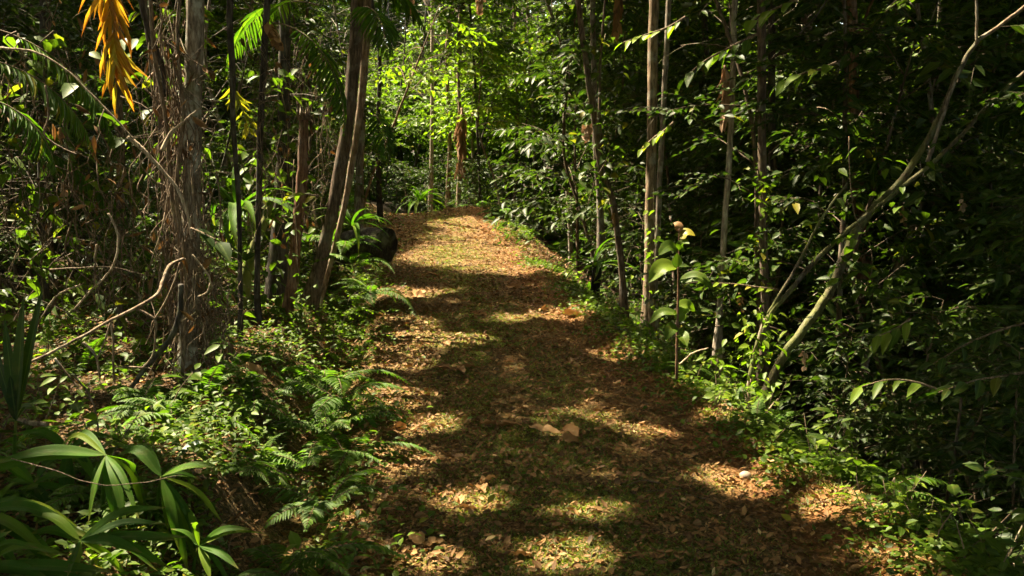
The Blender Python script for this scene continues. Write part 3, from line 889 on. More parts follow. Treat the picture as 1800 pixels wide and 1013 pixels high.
DESC = {}
for lst, names, cat, grp in ((U, ['leafy understory tree', 'tall small-leaved tree', 'low dark-leaved tree', 'dark long-leaved tree', 'bright small-leaved tree', 'fine-leaved dark tree', 'big-leaved drooping tree', 'large-leaved dark tree', 'dense sunlit leafy tree', 'bushy sunlit tree', 'tall dense green tree'], 'tree', 'understory trees'),
                             (SH, ['leafy shrub', 'low dark shrub', 'long-leaved dark shrub', 'bright small-leaved shrub'], 'shrub', 'shrubs of the undergrowth'),
                             (FE, ['sparse green fern', 'full green fern', 'spreading green fern'], 'fern', 'ferns'),
                             (PA, ['bushy green palm', 'spreading green palm'], 'palm', 'understory palms'),
                             (RO, ['dense strap-leaved rosette', 'loose strap-leaved rosette'], 'plant', 'strap-leaved rosettes'),
                             (HE, ['bright broad-leaved seedling', 'small round-leaved seedling', 'tall narrow-leaved seedling', 'tiny round-leaved seedling'], 'plant', 'seedlings on the forest floor')):
    for p, nme in zip(lst, names):
        DESC[p.name] = (nme, cat, grp)


def fill(p, x, y, sc=1., rz=None, tilt=0., dz=0., ta=0.):
    o = use(p, (x, y, H1(x, y) + dz), R.uniform(0, 2 * PI) if rz is None else rz, sc, tilt, ta)
    FILL.append((o, *DESC[p.name]))
    return o


def scatter(protos, n, xr, yr, sc, cond=None, mind=.5, taken=None, veto=None):
    taken = [] if taken is None else taken
    k = 0
    for _ in range(n * 30):
        if k >= n: break
        x = R.uniform(*xr); y = R.uniform(*yr)
        u = x - float(path_x(y))
        if abs(u) < 1.35 and y < 26: continue
        if cond and not cond(x, y, u): continue
        if any((x - a) ** 2 + (y - b) ** 2 < mind * mind for a, b in taken): continue
        q = project((x, y, H1(x, y) + .5))
        if q is None or not (-160 < q[0] < 1960): continue
        if veto and veto(x, y, q): continue
        taken.append((x, y)); k += 1
        fill(pick(protos, R), x, y, R.uniform(*sc))


feet = lambda x, y, q: 5.8 < y < 9.6 and 425 < q[0] < 600
# behind the bend: the sunlit green wall
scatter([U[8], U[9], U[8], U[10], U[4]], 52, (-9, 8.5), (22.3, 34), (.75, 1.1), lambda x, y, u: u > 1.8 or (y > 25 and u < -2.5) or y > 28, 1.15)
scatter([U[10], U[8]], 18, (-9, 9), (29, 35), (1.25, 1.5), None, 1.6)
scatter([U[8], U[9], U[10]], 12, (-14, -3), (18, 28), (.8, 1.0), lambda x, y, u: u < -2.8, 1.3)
# left background
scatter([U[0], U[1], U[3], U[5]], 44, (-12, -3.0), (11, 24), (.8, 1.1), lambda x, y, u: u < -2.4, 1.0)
open_left = lambda x, y, q: y < 11.5 and 340 < q[0] < 720
scatter([U[2], U[5], U[3]], 12, (-9, -3.6), (7.2, 11), (.6, .9), lambda x, y, u: u < -2.8, .9, None, open_left)
# right background and the dark slope
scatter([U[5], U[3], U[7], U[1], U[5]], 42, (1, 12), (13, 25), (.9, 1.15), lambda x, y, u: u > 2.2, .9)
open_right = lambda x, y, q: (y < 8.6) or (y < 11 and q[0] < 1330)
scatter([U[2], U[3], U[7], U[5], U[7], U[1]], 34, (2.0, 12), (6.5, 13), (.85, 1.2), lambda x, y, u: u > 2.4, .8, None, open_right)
scatter([U[3], U[2]], 6, (3.2, 6.4), (4.4, 6.8), (.7, .9), lambda x, y, u: u > 2.5, .6, None, lambda x, y, q: q[0] < 1880)
scatter([SH[2], SH[1]], 12, (2.4, 6.4), (3.8, 7.6), (.6, .9), lambda x, y, u: u > 2.7, .5, None, lambda x, y, q: q[0] < 1420)
# shrubs
scatter(SH, 26, (-8, -2), (6, 20), (.7, 1.2), lambda x, y, u: u < -1.9, .7, None, lambda x, y, q: y < 9.5 and 340 < q[0] < 720)
scatter([SH[2], SH[1]], 26, (1.5, 8), (7, 20), (.7, 1.2), lambda x, y, u: u > 2.5, .55)
scatter([SH[2], SH[1], SH[2]], 36, (-8, 5), (22, 28), (.6, 1.0), lambda x, y, u: y > 22.5 or abs(u) > 2, .6)
scatter(PA, 7, (-9, -3.5), (9, 20), (.8, 1.1), lambda x, y, u: u < -3, 1.2)
scatter(PA, 4, (3.5, 9), (11, 19), (.8, 1.0), lambda x, y, u: u > 3, 1.2)
# ferns and seedlings on both verges
scatter(FE, 60, (-5, -.6), (3.2, 14), (.3, .6), lambda x, y, u: -3.6 < u < -1.4, .25, None, feet)
scatter(FE, 36, (.8, 4), (3.2, 15), (.3, .6), lambda x, y, u: 1.4 < u < 3.0, .3)
scatter([HE[0], HE[2], HE[1]], 150, (-6, -.6), (3, 17), (.6, 1.3), lambda x, y, u: -4.5 < u < -1.42, .14, None, feet)
scatter([SH[3], SH[0], SH[3]], 20, (-6, -1), (7, 16), (.3, .5), lambda x, y, u: -4.2 < u < -1.55, .35, None, feet)
scatter(HE, 90, (.8, 4), (3, 17), (.6, 1.3), lambda x, y, u: 1.25 < u < 2.6, .14)
scatter([HE[0], HE[0], HE[2]], 26, (.8, 4), (3.2, 8.5), (.6, 1.0), lambda x, y, u: 1.3 < u < 1.85, .16)
scatter([HE[1], HE[2], FE[1], FE[0]], 54, (-5, 2.5), (19.6, 23.5), (.6, 1.2), lambda x, y, u: y > 21 or abs(u) > 1.5, .22)

# rosettes the photo shows one by one
def hero_rosette(p, px, py, d, sc, label, dz=.0):
    q = at(px, py, d)
    o = use(p, (q[0], q[1], q[2] + dz), R.uniform(0, 6), sc)
    tag(o, label, 'plant', 'strap-leaved rosettes')


hero_rosette(RO[0], 618, 398, 9.9, .6, 'glossy strap-leaved rosette arching over the black log end by the path')
hero_rosette(RO[1], 418, 372, 8.4, .85, 'broad-leaved rosette perched between the grey trunk and the slim debris-laden stem')
hero_rosette(RO[0], 738, 356, 22.5, 1.0, 'dark rosette plant standing at the far bend left of the pale trunk')
hero_rosette(RO[1], 1044, 470, 12.0, .75, 'upright green rosette on a black stump at the right edge of the path')
FE_H = fern_proto(35, 6, tilt=.15)
for (px, py, d, sc, lab) in ((548, 700, 6.2, .8, 'bright sunlit fern under the tall broken stump'), (575, 770, 5.4, .9, 'dense dark-green fern hanging over the left path edge'),
                             (610, 815, 4.9, .8, 'low fern drooping onto the path near its left edge'), (575, 900, 4.2, .75, 'shaded fern at the left path edge nearest the palm grass'),
                             (500, 1020, 3.3, .7, 'fern cut by the lower frame edge'), (572, 690, 6.0, .95, 'tall upright fern on the bank beside the bright sunlit fern'), (598, 712, 5.7, .85, 'full green fern on the bank edge between the upright fern and the path'), (628, 735, 5.9, .7, 'fern reaching onto the path above the drooping edge fern'), (540, 830, 4.8, .8, 'dark fern in the shade behind the palm grass blades'), (1352, 760, 5.7, .55, 'pale sunlit fern at the foot of the leaning multi-stem tree'),
                             (1548, 905, 4.6, .75, 'upright comb-like fern among the seedlings of the right path edge'), (1165, 690, 7.2, .6, 'fern at the foot of the yellow-topped sapling'),
                             (255, 800, 4.9, .7, 'sunlit fern beside the white fallen leaf'), (650, 520, 8.3, .7, 'feathery fern below the black log end'), (622, 470, 9.6, .9, 'green fern hiding the lower side of the black log end'), (600, 440, 9.8, .95, 'fern left of the black log end beside the leaning trunks')):
    q = at(px, py, d)
    o = use(FE_H if sc > .72 else FE[1], (q[0], q[1], max(q[2], H1(q[0], q[1]))), R.uniform(0, 6), sc * .85)
    tag(o, lab, 'fern', 'ferns')
for k, (px, py, lab) in enumerate(((600, 640, 'sunlit pale-green bushy plant at the left path edge'), (650, 520, 'small bush below the black log end'), (1320, 720, 'light-green bush spilling over the right path edge'))):
    q = hit(px, py)
    o = use(SH[3], (q[0], q[1], q[2]), k, .55)
    tag(o, lab, 'shrub', 'shrubs of the undergrowth')

# black log end with the rosette over it
lp = at(655, 430, 10.6)
root = empty('rotten_log', lp)
g = Geo()
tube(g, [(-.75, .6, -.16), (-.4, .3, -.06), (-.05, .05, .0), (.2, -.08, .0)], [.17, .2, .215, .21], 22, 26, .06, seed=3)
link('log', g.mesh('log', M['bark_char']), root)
tag(root, 'black rotten log end jutting out to the left edge of the path', 'log')
LM.append(('black log end', lp))
q = at(1046, 505, 12.2)
root = empty('stump', (q[0], q[1], q[2] - .45))
g = Geo(); tube(g, [(0, 0, -.3), (0, .0, .3), (.01, 0, .78)], [.11, .08, .07], 10, 14, .2, seed=9)
link('stump_body', g.mesh('stump', M['black_log']), root)
tag(root, 'small black stump under the upright green rosette', 'tree stump')
LM.append(('small black stump', q))

# ------------------------------------------------------------------ palm grass in the near left corner
def blade_cluster(label, stem_pts, base, tips, mat=M['strap'], name='strap_leaf_plant'):
    """base and tips: (px, py, distance[, width px, sag])"""
    b = at(*base)
    gx, gy = b[0] - .05, b[1] + .05
    root = empty(name, (gx, gy, H1(gx, gy)))
    loc = np.array(root.location)
    g = Geo()
    tube(g, [np.array([0, 0, -.05]), (b - loc) * [.3, .3, .55], b - loc], [.009, .006], 6, 10, seed=int(base[0]))
    link('stem', g.mesh('stem', M['strap']), root)
    extra = [(t[0] + R.normal(0, 26), t[1] + R.normal(0, 22), t[2] + R.normal(0, .12), (t[3] if len(t) > 3 else 24) * R.uniform(.55, .9), (t[4] if len(t) > 4 else .2) * R.uniform(.6, 1.6)) for t in tips]
    for i, t in enumerate(list(tips) + extra):
        e = at(*t[:3]); w = .85 * (t[3] if len(t) > 3 else 24) / FPX * t[2]; sag = t[4] if len(t) > 4 else .25
        L = np.linalg.norm(e - b)
        mid = (b + e) / 2 + UP * L * sag
        n = 16
        P = smooth_line([b, mid, e], n) - loc
        g = Geo()
        upv = nrm(UP + np.array([0, -.5, 0]) + R.normal(0, .2, 3))
        strips(g, P, strap_profile(n, w, .85), upv, float(np.clip(R.normal(.5, .22), 0, 1)), 0, .3, .1)
        link('leaf', g.mesh('leaf', mat), root)
    tag(root, label, 'plant', 'palm grass clumps in the near left corner')


D0 = 3.1
blade_cluster('palm grass with three broad blades hanging down in the light', None, (186, 800, D0),
              [(162, 880, D0 - .05, 24, .1), (203, 918, D0 - .1, 26, .12), (222, 945, D0, 30, .12), (-20, 818, D0 - .1, 34, .08), (110, 800, D0 + .2, 22, .25), (255, 905, D0 + .15, 22, .2)])
blade_cluster('palm grass with blades fanning down and a bright yellow-green one pointing right', None, (284, 838, D0 + .1),
              [(330, 1004, D0, 26, .12), (345, 992, D0 + .1, 20, .15), (315, 968, D0, 22, .12), (392, 822, D0 + .1, 22, .1), (350, 842, D0 + .15, 16, .1), (205, 800, D0 + .2, 26, .25), (240, 778, D0 + .3, 20, .1), (392, 920, D0 + .2, 16, .15)])
blade_cluster('palm grass with long arching blades entering from the left frame edge', None, (-70, 905, 2.8),
              [(166, 952, 2.8, 26, .16), (112, 996, 2.8, 34, .14), (118, 918, 2.9, 22, .2), (92, 982, 2.7, 26, .14), (40, 1010, 2.6, 30, .1)])
blade_cluster('palm grass with level blades spreading right along the lower frame edge', None, (140, 950, 2.75),
              [(292, 892, 2.75, 24, .12), (312, 950, 2.75, 28, .04), (300, 1000, 2.75, 26, .1), (250, 972, 2.7, 26, .08), (48, 905, 2.8, 24, .15), (135, 1010, 2.6, 20, .0)])
blade_cluster('lowest palm grass with one wide blade lying along the lower left frame edge', None, (-40, 1000, 2.55), [(202, 1006, 2.5, 34, .03), (60, 960, 2.6, 26, .2), (90, 1020, 2.5, 26, .1), (10, 930, 2.6, 24, .2)])
blade_cluster('palm grass rising behind the three hanging blades', None, (120, 790, 3.4), [(40, 760, 3.4, 22, .15), (200, 770, 3.4, 22, .15), (60, 850, 3.3, 22, .15), (170, 850, 3.3, 22, .15), (110, 880, 3.3, 22, .1)])
blade_cluster('palm grass of narrow blades beside the lower frame edge right of the corner', None, (350, 960, 3.1), [(440, 930, 3.1, 18, .15), (420, 1000, 3.0, 18, .1), (300, 930, 3.1, 18, .15), (370, 1020, 3.0, 18, .1), (330, 890, 3.2, 16, .1)])
blade_cluster('palm grass half hidden behind the front blades at the left frame edge', None, (60, 850, 3.3), [(-30, 800, 3.3, 26, .1), (130, 838, 3.3, 24, .1), (100, 930, 3.2, 26, .1), (20, 920, 3.2, 24, .1), (0, 870, 3.3, 22, .2), (150, 900, 3.3, 20, .15)])
blade_cluster('tall dark strap-leaved plant standing at the left frame edge', None, (28, 740, 3.6), [(42, 520, 3.6, 32, .0), (18, 660, 3.6, 24, .05), (8, 560, 3.65, 22, .0), (70, 700, 3.6, 18, .1)], M['leaf_deep_shade'])
LM.append(('palm grass corner', at(150, 900, 3.)))

# ------------------------------------------------------------------ hanging fronds
def hanging(name, label, top, bottom, d, mat, n, lw, seed, spread=.35, cat='dead frond'):
    rg = np.random.default_rng(seed)
    a = at(*top, d); b = at(*bottom, d)
    root = empty(name, a)
    g = Geo()
    L = np.linalg.norm(b - a)
    P = tube(g, [np.zeros(3), (b - a) * .5 + [.02 * L, 0, 0], (b - a) * .97], [.008 * d / 4.5, .003], 5, 24)
    link('stalk', g.mesh('stalk', mat), root)
    t = np.sort(rg.uniform(.02, .97, n)); side = np.where(np.arange(n) % 2, 1., -1.)
    pos = P[(t * 23).astype(int)]
    ax = nrm(b - a)[None] + np.stack([side * rg.uniform(.1, 1, n) * spread * 1.6, rg.normal(0, .25, n), 0 * t], 1)
    up = np.array([0, -1., .1]) + rg.normal(0, .45, (n, 3))
    LL = L * rg.uniform(.26, .42, n) * (1.1 - .35 * t)
    g = Geo(); add_leaves(g, T8, leafset(T8, pos, ax, up, LL, np.full(n, lw), np.clip(rg.normal(.5, .25, n), 0, 1)))
    link('leaflets', g.mesh('leaflets', mat), root)
    tag(root, label, cat)
    return root


hanging('palm_frond', 'bright yellow-orange dying palm frond hanging down at the upper left', (183, -90), (206, 170), 4.6, M['yellow'], 44, .023, 3, .40, 'palm frond')
LM.append(('yellow hanging frond', at(195, 100, 4.6)))
hanging('palm_frond', 'tan dead frond hanging beside the thin pale grey trunk', (1274, 115), (1270, 220), 9.0, M['tan'], 34, .05, 5, .18)
hanging('palm_frond', 'pinkish tan dead frond hanging over the bend of the path', (812, 190), (808, 300), 22.5, M['tan'], 44, .12, 6, .2)
hanging('palm_frond', 'dark reddish dead frond hanging at the top edge right of centre', (1088, -20), (1082, 60), 11, M['dry'], 24, .06, 7, .3)
hanging('palm_frond', 'curled brown dead frond caught on the slim debris-laden stem', (470, 40), (492, 85), 7.7, M['dry'], 26, .06, 8, .6)
for k, (px, py, d, lab) in enumerate(((1033, 232, 10.9, 'pale curled dead leaf caught on the forking slim trunk'), (845, 8, 20, 'pale dead leaf clump caught high over the bend'), (722, 6, 17, 'pinkish dead leaf clump caught high beside the sunlit gap'))):
    hanging('dead_leaf', lab, (px, py - 12), (px - 4, py + 16), d, M['tan'], 10, .14, 30 + k, 1.2, 'dead leaf')

for k, (px, py, d, lab) in enumerate(((1534, 236, 9.2, 'reddish dead leaf cluster hanging in the dark right of the red-barked trunk'), (1586, 372, 7.4, 'small red-brown dead leaf hanging beside the leaning multi-stem tree'), (1690, 350, 7.2, 'tan dead leaf hanging in the right shade'),
                                      (1300, 525, 8.3, 'brown curled leaves hanging left of the ivy-hung brown trunk'), (1412, 628, 6.5, 'pair of brown dead leaves hanging at the foot of the leaning tree'), (1078, 385, 10.4, 'pale dead leaf hanging by the lower forking slim trunk'), (110, 330, 6.2, 'brown dead leaf bunch hanging at the far left'), (105, 235, 6., 'pale brown dead leaves hanging at the upper left'))):
    hanging('dead_leaf', lab, (px, py - 10), (px + 3, py + 22), d, M['dry'] if k % 2 else M['tan'], 6, .035, 60 + k, .7, 'dead leaf')
hanging('palm_frond', 'glowing yellow-green palm frond between the thin black stem and the debris-laden stem', (408, 150), (442, 238), 8.6, M['yellow_green'], 26, .032, 44, .75, 'palm frond')
PF = FROND['palm']
# fronds whose stems stand outside the frame
for k, (px, py, d, rz, rx, sc, lab) in enumerate(((-90, 100, 5.4, -70, -40, .45, 'dim green palm frond drooping in from the left frame edge'), (-80, 170, 5.2, -85, -50, .42, 'second dim palm frond drooping in from the left frame edge, lower'),
                                                  (545, -30, 8.6, -60, -25, .75, 'long green palm frond arching down over the broken stump'), (640, -40, 9.0, -75, -15, .85, 'long palm frond arching right over the gap left of the bend'),
                                                  (620, 30, 8.8, -150, -35, .6, 'palm frond hanging in front of the thick leaning trunk'), (560, 10, 8.2, 60, -20, .6, 'palm frond arching left above the debris-laden stem'),
                                                  (655, 205, 9.2, -160, -50, .45, 'small palm frond drooping just right of the leaning pair'), (1430, 190, 9.5, -170, -40, .5, 'small palm frond drooping left of the red-barked trunk'),
    (-60, 40, 6.2, -60, -45, .55, 'palm frond drooping from the upper left corner'), (-50, 250, 6.4, -75, -35, .5, 'palm frond low on the left frame edge in dim light'), (120, 300, 7.6, -110, -60, .5, 'palm frond hanging in the tangle beneath the yellow one'), (480, 40, 8.4, -120, -50, .6, 'palm frond hanging at the top left of the broken stump'))):
    o = link('palm_frond', pick(PF, R)); o.location = at(px, py, d); o.rotation_euler = (rad(rx), 0, rad(rz)); o.scale = (sc, sc, sc)
    tag(o, lab, 'palm frond', 'hanging green palm fronds')

# ------------------------------------------------------------------ sapling with the yellow leaf
def sapling():
    P = world([(1189, 690), (1190, 600), (1192, 520), (1193, 450), (1194, 402)], 6.7)
    P[0][2] = H1(P[0][0], P[0][1]) - .1
    root = empty('sapling', P[0])
    loc = P[0].copy()
    g = Geo(); tube(g, P - loc, [.013, .011, .009, .006, .004], 7, 30, .05, wob=.002)
    link('stem', g.mesh('stem', M['bark_red']), root)
    big = [((1194, 418), (1222, 410), 24, 'yellow_leaf'), ((1196, 408), (1184, 388), 16, 'dry'), ((1190, 470), (1140, 488), 32, 'leaf_fresh'), ((1190, 470), (1190, 440), 18, 'leaf_mid'), ((1194, 494), (1256, 500), 24, 'leaf_mid'), ((1191, 438), (1158, 442), 24, 'leaf_mid'),
           ((1194, 442), (1212, 424), 20, 'leaf_mid'), ((1191, 552), (1140, 562), 18, 'leaf_mid'), ((1191, 565), (1214, 540), 24, 'leaf_fresh'), ((1191, 575), (1170, 592), 22, 'leaf_mid'), ((1191, 540), (1222, 542), 22, 'leaf_fresh'), ((1191, 590), (1208, 604), 22, 'leaf_mid')]
    for i, (a, b, w, m) in enumerate(big):
        A = at(*a, 6.7); B = at(*b, 6.7 + R.normal(0, .08))
        L = np.linalg.norm(B - A)
        n = 12
        Pp = smooth_line([A, (A + B) / 2 + UP * .16 * L, B - UP * .16 * L], n) - loc
        g = Geo(); strips(g, Pp, strap_profile(n, w / FPX * 6.7, .75), nrm(UP + np.array([0, -1.1, 0]) + R.normal(0, .15, 3)), float(R.uniform(.4, .7)), 0, R.uniform(.15, .5), .1)
        lf = link('leaf', g.mesh('leaf', M[m]), root)
        if m == 'yellow_leaf': lf['label'] = 'yellow top leaf'
    tag(root, 'slim sapling with large green leaves and one yellow leaf at its top', 'sapling')
    LM.append(('yellow-topped sapling', P[0] + [0, 0, .5]))


sapling()

# big-leaved branches on the right and the sunlit spray at the bend
def spray(label, pts, d, n, leaf, asp, mat, seed, hang=.3, tint=.6, name='leafy_branch', wpx=5):
    rg = np.random.default_rng(seed)
    P = world(pts, d); root = empty(name, P[0]); loc = P[0].copy()
    g = Geo(); q = tube(g, P - loc, [wpx / FPX * d * .6, wpx / FPX * d * .2], 5, 30)
    link('branch', g.mesh('branch', M['vine']), root)
    i = np.linspace(3, 29, n).astype(int)
    T = nrm(np.gradient(q, axis=0))[i]
    side = np.where(np.arange(n) % 2, 1., -1.)[:, None]
    per = nrm(np.cross(T, UP))
    ax = T * .7 + per * side * .8 + np.array([0, 0, -hang]) + rg.normal(0, .2, (n, 3))
    L = leaf * rg.uniform(.7, 1.2, n)
    g = Geo(); add_leaves(g, T8, leafset(T8, q[i], ax, UP + np.array([0, -.4, 0]) + rg.normal(0, .25, (n, 3)), L, L * asp, np.clip(rg.normal(tint, .18, n), 0, 1)))
    link('foliage', g.mesh('foliage', mat), root)
    tag(root, label, 'branch', 'leafy branches hanging into the view')


spray('branch with long pale lance leaves hanging in the dark at the right', [(1660, 690), (1610, 672), (1560, 668), (1515, 680)], 4.6, 9, .13, .34, M['leaf_mid'], 1, .5, .75)
spray('branch with long speckled leaves above the pale lance leaves', [(1600, 560), (1580, 575), (1560, 585), (1545, 590)], 5.0, 7, .16, .32, M['leaf_mid'], 2, .5, .6)
spray('dim broad-leaved branch reaching in from the right frame edge', [(1830, 650), (1770, 660), (1710, 670), (1650, 690)], 4.5, 12, .14, .38, M['leaf_deep_shade'], 3, .35, .6)
spray('dark broad-leaved branch in the lower right shade', [(1840, 560), (1760, 580), (1690, 610), (1640, 640)], 5.0, 12, .14, .4, M['leaf_deep_shade'], 4, .35)
spray('glossy five-leaved branch tip right of the ivy-hung trunk', [(1470, 110), (1440, 122), (1410, 130), (1368, 150)], 7.2, 8, .2, .42, M['leaf_mid'], 5, .25, .6)
spray('big pale drooping leaves left of the thin pale grey trunk', [(1330, 60), (1280, 85), (1235, 110), (1205, 135)], 8.0, 12, .19, .42, M['leaf_mid'], 6, .55, .7)
spray('single bright leaf twig at the top right of centre', [(1400, 0), (1370, 12), (1340, 25), (1325, 35)], 6.6, 5, .2, .4, M['leaf_fresh'], 7, .2, .6)
spray('light-green leaf spray crossing the sunlit tan trunk', [(1185, 215), (1170, 228), (1150, 242), (1128, 262)], 8.8, 9, .14, .42, M['leaf_fresh'], 8, .3, .8)
spray('yellow-green leaf spray above the sunlit tan trunk spray', [(1205, 30), (1175, 48), (1140, 60), (1095, 75)], 8.9, 12, .16, .42, M['leaf_fresh'], 9, .35, .85)
for sd_, x, y, top, lab in ((91, -3.3, 17.6, (1.9, -.5, 4.3), 'sunlit pale-green slender tree leaning over the left side of the bend'), (92, -.1, 21.6, (-.6, 0, 4.6), 'sunlit pale-leaved slender tree right of the hanging pinkish frond')):
    o = understory(sd_, 4.3, 2.3, 1.3, 13, .2, .42, M['leaf_fresh'], M['bark_tan'], .028, n_tw=6, n_lf=8, hang=.45, tint=.72, top=top)
    o.location = (x, y, H1(x, y)); tag(o, lab, 'tree', 'understory trees')
spray('leafy twig across the thin pale grey trunk base', [(1370, 510), (1330, 505), (1295, 500), (1265, 498)], 7.6, 10, .1, .42, M['leaf_fresh'], 12, .25, .7)
spray('dark leaf held out in front of the vine-wrapped grey trunk', [(335, 402), (350, 408), (365, 415), (398, 432)], 5.2, 5, .16, .55, M['leaf_deep_shade'], 13, .3, .5)
spray('small leafy twig left of the tall broken stump', [(560, 345), (535, 342), (510, 345)], 7.8, 6, .14, .42, M['leaf_mid'], 14, .2, .7)

# ------------------------------------------------------------------ vines, roots and fallen wood
def vine(label, pts, d, wpx, mat='vine', name='liana', cat='vine', group='lianas on the left side', twigs=()):
    P = world(pts, d); loc = P[0].copy()
    w = np.atleast_1d(np.array(wpx, float)) / FPX * np.mean(P[:, 1]) * .42
    g = Geo(); tube(g, P - loc, w, 7, len(P) * 9, .1, wob=.002, seed=int(abs(pts[0][0])))
    if not twigs:
        o = link(name, g.mesh(name, M[mat])); o.location = loc
    else:
        o = empty(name, loc); link('stem', g.mesh('stem', M[mat]), o)
        for tp, tw in twigs:
            g = Geo(); Q = world(tp, d)
            tube(g, Q - loc, np.array(tw) / FPX * np.mean(Q[:, 1]) * .42, 6, len(tp) * 6, .08, seed=int(tp[0][0]))
            link('twig', g.mesh('twig', M[mat]), o)
    tag(o, label, cat, group)
    return o


vine('long pale fallen branch arching from the left frame edge up to the vine-wrapped trunk',
     [(-160, 728, 4.2), (0, 660, 4.4), (60, 634, 4.5), (130, 600, 4.6), (190, 566, 4.7), (240, 541, 4.8), (276, 518, 4.9), (286, 495, 5.0), (296, 470, 5.1), (322, 455, 5.3)], 4.8,
     [5, 5, 6, 6, 6, 7, 7, 8, 8, 6], 'bark_tan', 'fallen_branch', 'branch', None,
     twigs=(([(194, 562), (199, 600), (199, 640), (201, 672)], [6, 5, 5, 4]), ([(194, 568), (182, 605), (170, 632)], [4, 4, 3]), ([(146, 602), (166, 622), (174, 650), (176, 668)], [6, 5, 5, 3]),
            ([(236, 541), (258, 552), (272, 562), (273, 590), (268, 625), (246, 652)], [6, 6, 6, 5, 4, 3]), ([(272, 562), (292, 528), (308, 490), (316, 462)], [5, 4, 4, 3]),
            ([(96, 630), (116, 655), (138, 682)], [5, 4, 3]), ([(200, 645), (240, 646), (266, 650), (270, 664)], [4, 4, 3, 2])))
LM.append(('long pale fallen branch', at(150, 590, 4.6)))
vine('dark thick root arching down left of the vine-wrapped trunk foot', [(318, 500), (314, 560), (296, 600), (268, 632), (240, 668), (225, 690)], 5.3, [12, 13, 13, 12, 10, 8], 'bark_dark', 'root', 'root')
V = [('thin pale vine sweeping down from the left frame edge under the yellow frond', [(0, 84), (60, 92), (110, 118), (150, 155), (190, 195), (235, 245)], 5.0, [5, 5, 4, 4, 4, 4], 'twig'),
     ('pale knobbly vine from the yellow frond to the vine-wrapped trunk', [(226, 240), (258, 270), (285, 300), (310, 330), (330, 380), (338, 420)], 5.3, [11, 10, 8, 7, 7, 6], 'twig'),
     ('looping pale vine hanging left of the yellow frond', [(80, 150), (86, 200), (80, 240), (100, 255), (136, 272)], 5.2, [4, 4, 4, 4, 3], 'vine'),
     ('thin vine hanging in a curve down to the fallen branch', [(190, 375), (206, 410), (206, 445), (190, 480), (160, 510), (130, 545)], 5.0, [4, 5, 5, 4, 4, 4], 'twig'),
     ('straight thin vine dropping left of the curved one', [(170, 430), (167, 470), (166, 505)], 5.0, [4, 4, 4], 'vine'),
     ('pale vine crossing the upper grey trunk', [(285, 265), (300, 235), (325, 212), (352, 190)], 5.3, [9, 7, 4, 3], 'twig'),
     ('hooked vine at the right of the grey trunk', [(338, 448), (356, 470), (370, 495), (362, 515), (348, 522)], 5.2, [4, 4, 4, 4, 3], 'twig'),
     ('long slack vine crossing low behind the fallen branch', [(88, 474), (130, 472), (190, 470), (260, 484), (300, 488)], 5.6, [4, 4, 4, 3, 3], 'vine'),
     ('brown vine hanging along the left side of the grey trunk', [(262, -40), (272, 100), (290, 200), (300, 330), (318, 460), (322, 640)], 5.5, [8, 9, 8, 9, 9, 8], 'vine'),
     ('twisted vine hanging closest left of the grey trunk', [(318, -40), (312, 80), (322, 200), (310, 330), (326, 480), (318, 700)], 5.45, [9, 8, 9, 9, 10, 9], 'vine'),
     ('dark diagonal liana from the top toward the grey trunk', [(240, -40), (262, 60), (282, 110), (292, 170)], 5.6, [11, 12, 12, 10], 'bark_dark'),
     ('thin stick slanting across the black ground left of the fallen branch', [(142, 500), (100, 520), (72, 560)], 4.9, [4, 4, 3], 'twig'),
     ('bowed thin stem in front of the palm grass', [(130, 660), (160, 700), (172, 745), (172, 790)], 3.9, [4, 4, 4, 3], 'vine'),
     ('long thin runner crossing the palm grass', [(20, 806), (90, 825), (160, 850), (240, 850), (320, 835)], 2.95, [2, 2, 2, 2, 2], 'vine'),
     ('thin runner slanting to the left path edge', [(400, 790), (460, 815), (520, 840), (570, 855)], 4.4, [3, 3, 3, 2], 'vine')]
for lab, pts, d, w, m in V:
    vine(lab, pts, d, w, m)
for lab, pts, d, w, m in (('arching pale bramble stem in the lower right corner', [(1700, 960), (1740, 962), (1790, 975), (1850, 1000)], 4.3, [5, 5, 5, 4], 'twig'), ('level thin stem in the lower right corner', [(1670, 988), (1740, 992), (1850, 990)], 4.2, [4, 4, 4], 'twig'),
                          ('upright bowed stem crossing the bramble in the lower right corner', [(1765, 1000), (1785, 950), (1812, 900)], 4.2, [4, 4, 3], 'twig'), ('pale twig rising from the seedlings at the right path edge', [(1556, 878), (1568, 850), (1580, 830)], 4.7, [3, 3, 2], 'twig'),
                          ('dark thin stem in the right shade', [(1652, 930), (1670, 850), (1682, 770), (1690, 700)], 5.2, [8, 7, 7, 5], 'bark_brown'), ('white twig slanting at the leaning tree foot', [(1345, 728), (1356, 714), (1368, 700)], 6, [4, 4, 3], 'twig'),
                          ('thin pale twig behind the sapling foot', [(1195, 640), (1220, 620), (1245, 612)], 6.9, [4, 4, 3], 'twig'), ('thin branch rising left from the dark red-barked trunk', [(1405, 60), (1440, 20), (1470, -30)], 8, [4, 4, 4], 'bark_dark')):
    vine(lab, pts, d, w, m, 'twig_stem', 'twig', 'thin stems on the right side')
a, b = hit(1345, 765), hit(1408, 806)
vine('reddish rotten stick lying along the right path edge', [(1338, 762, a[1]), (1370, 785, (a[1] + b[1]) / 2), (1410, 808, b[1])], 5, [13, 14, 9], 'bark_red', 'fallen_stick', 'stick', None)
vine('short pale log lying on the ground at the left behind the palm grass', [(30, 738), (60, 744), (85, 746)], 4.4, [12, 12, 10], 'bark_tan', 'fallen_stick', 'stick', None)


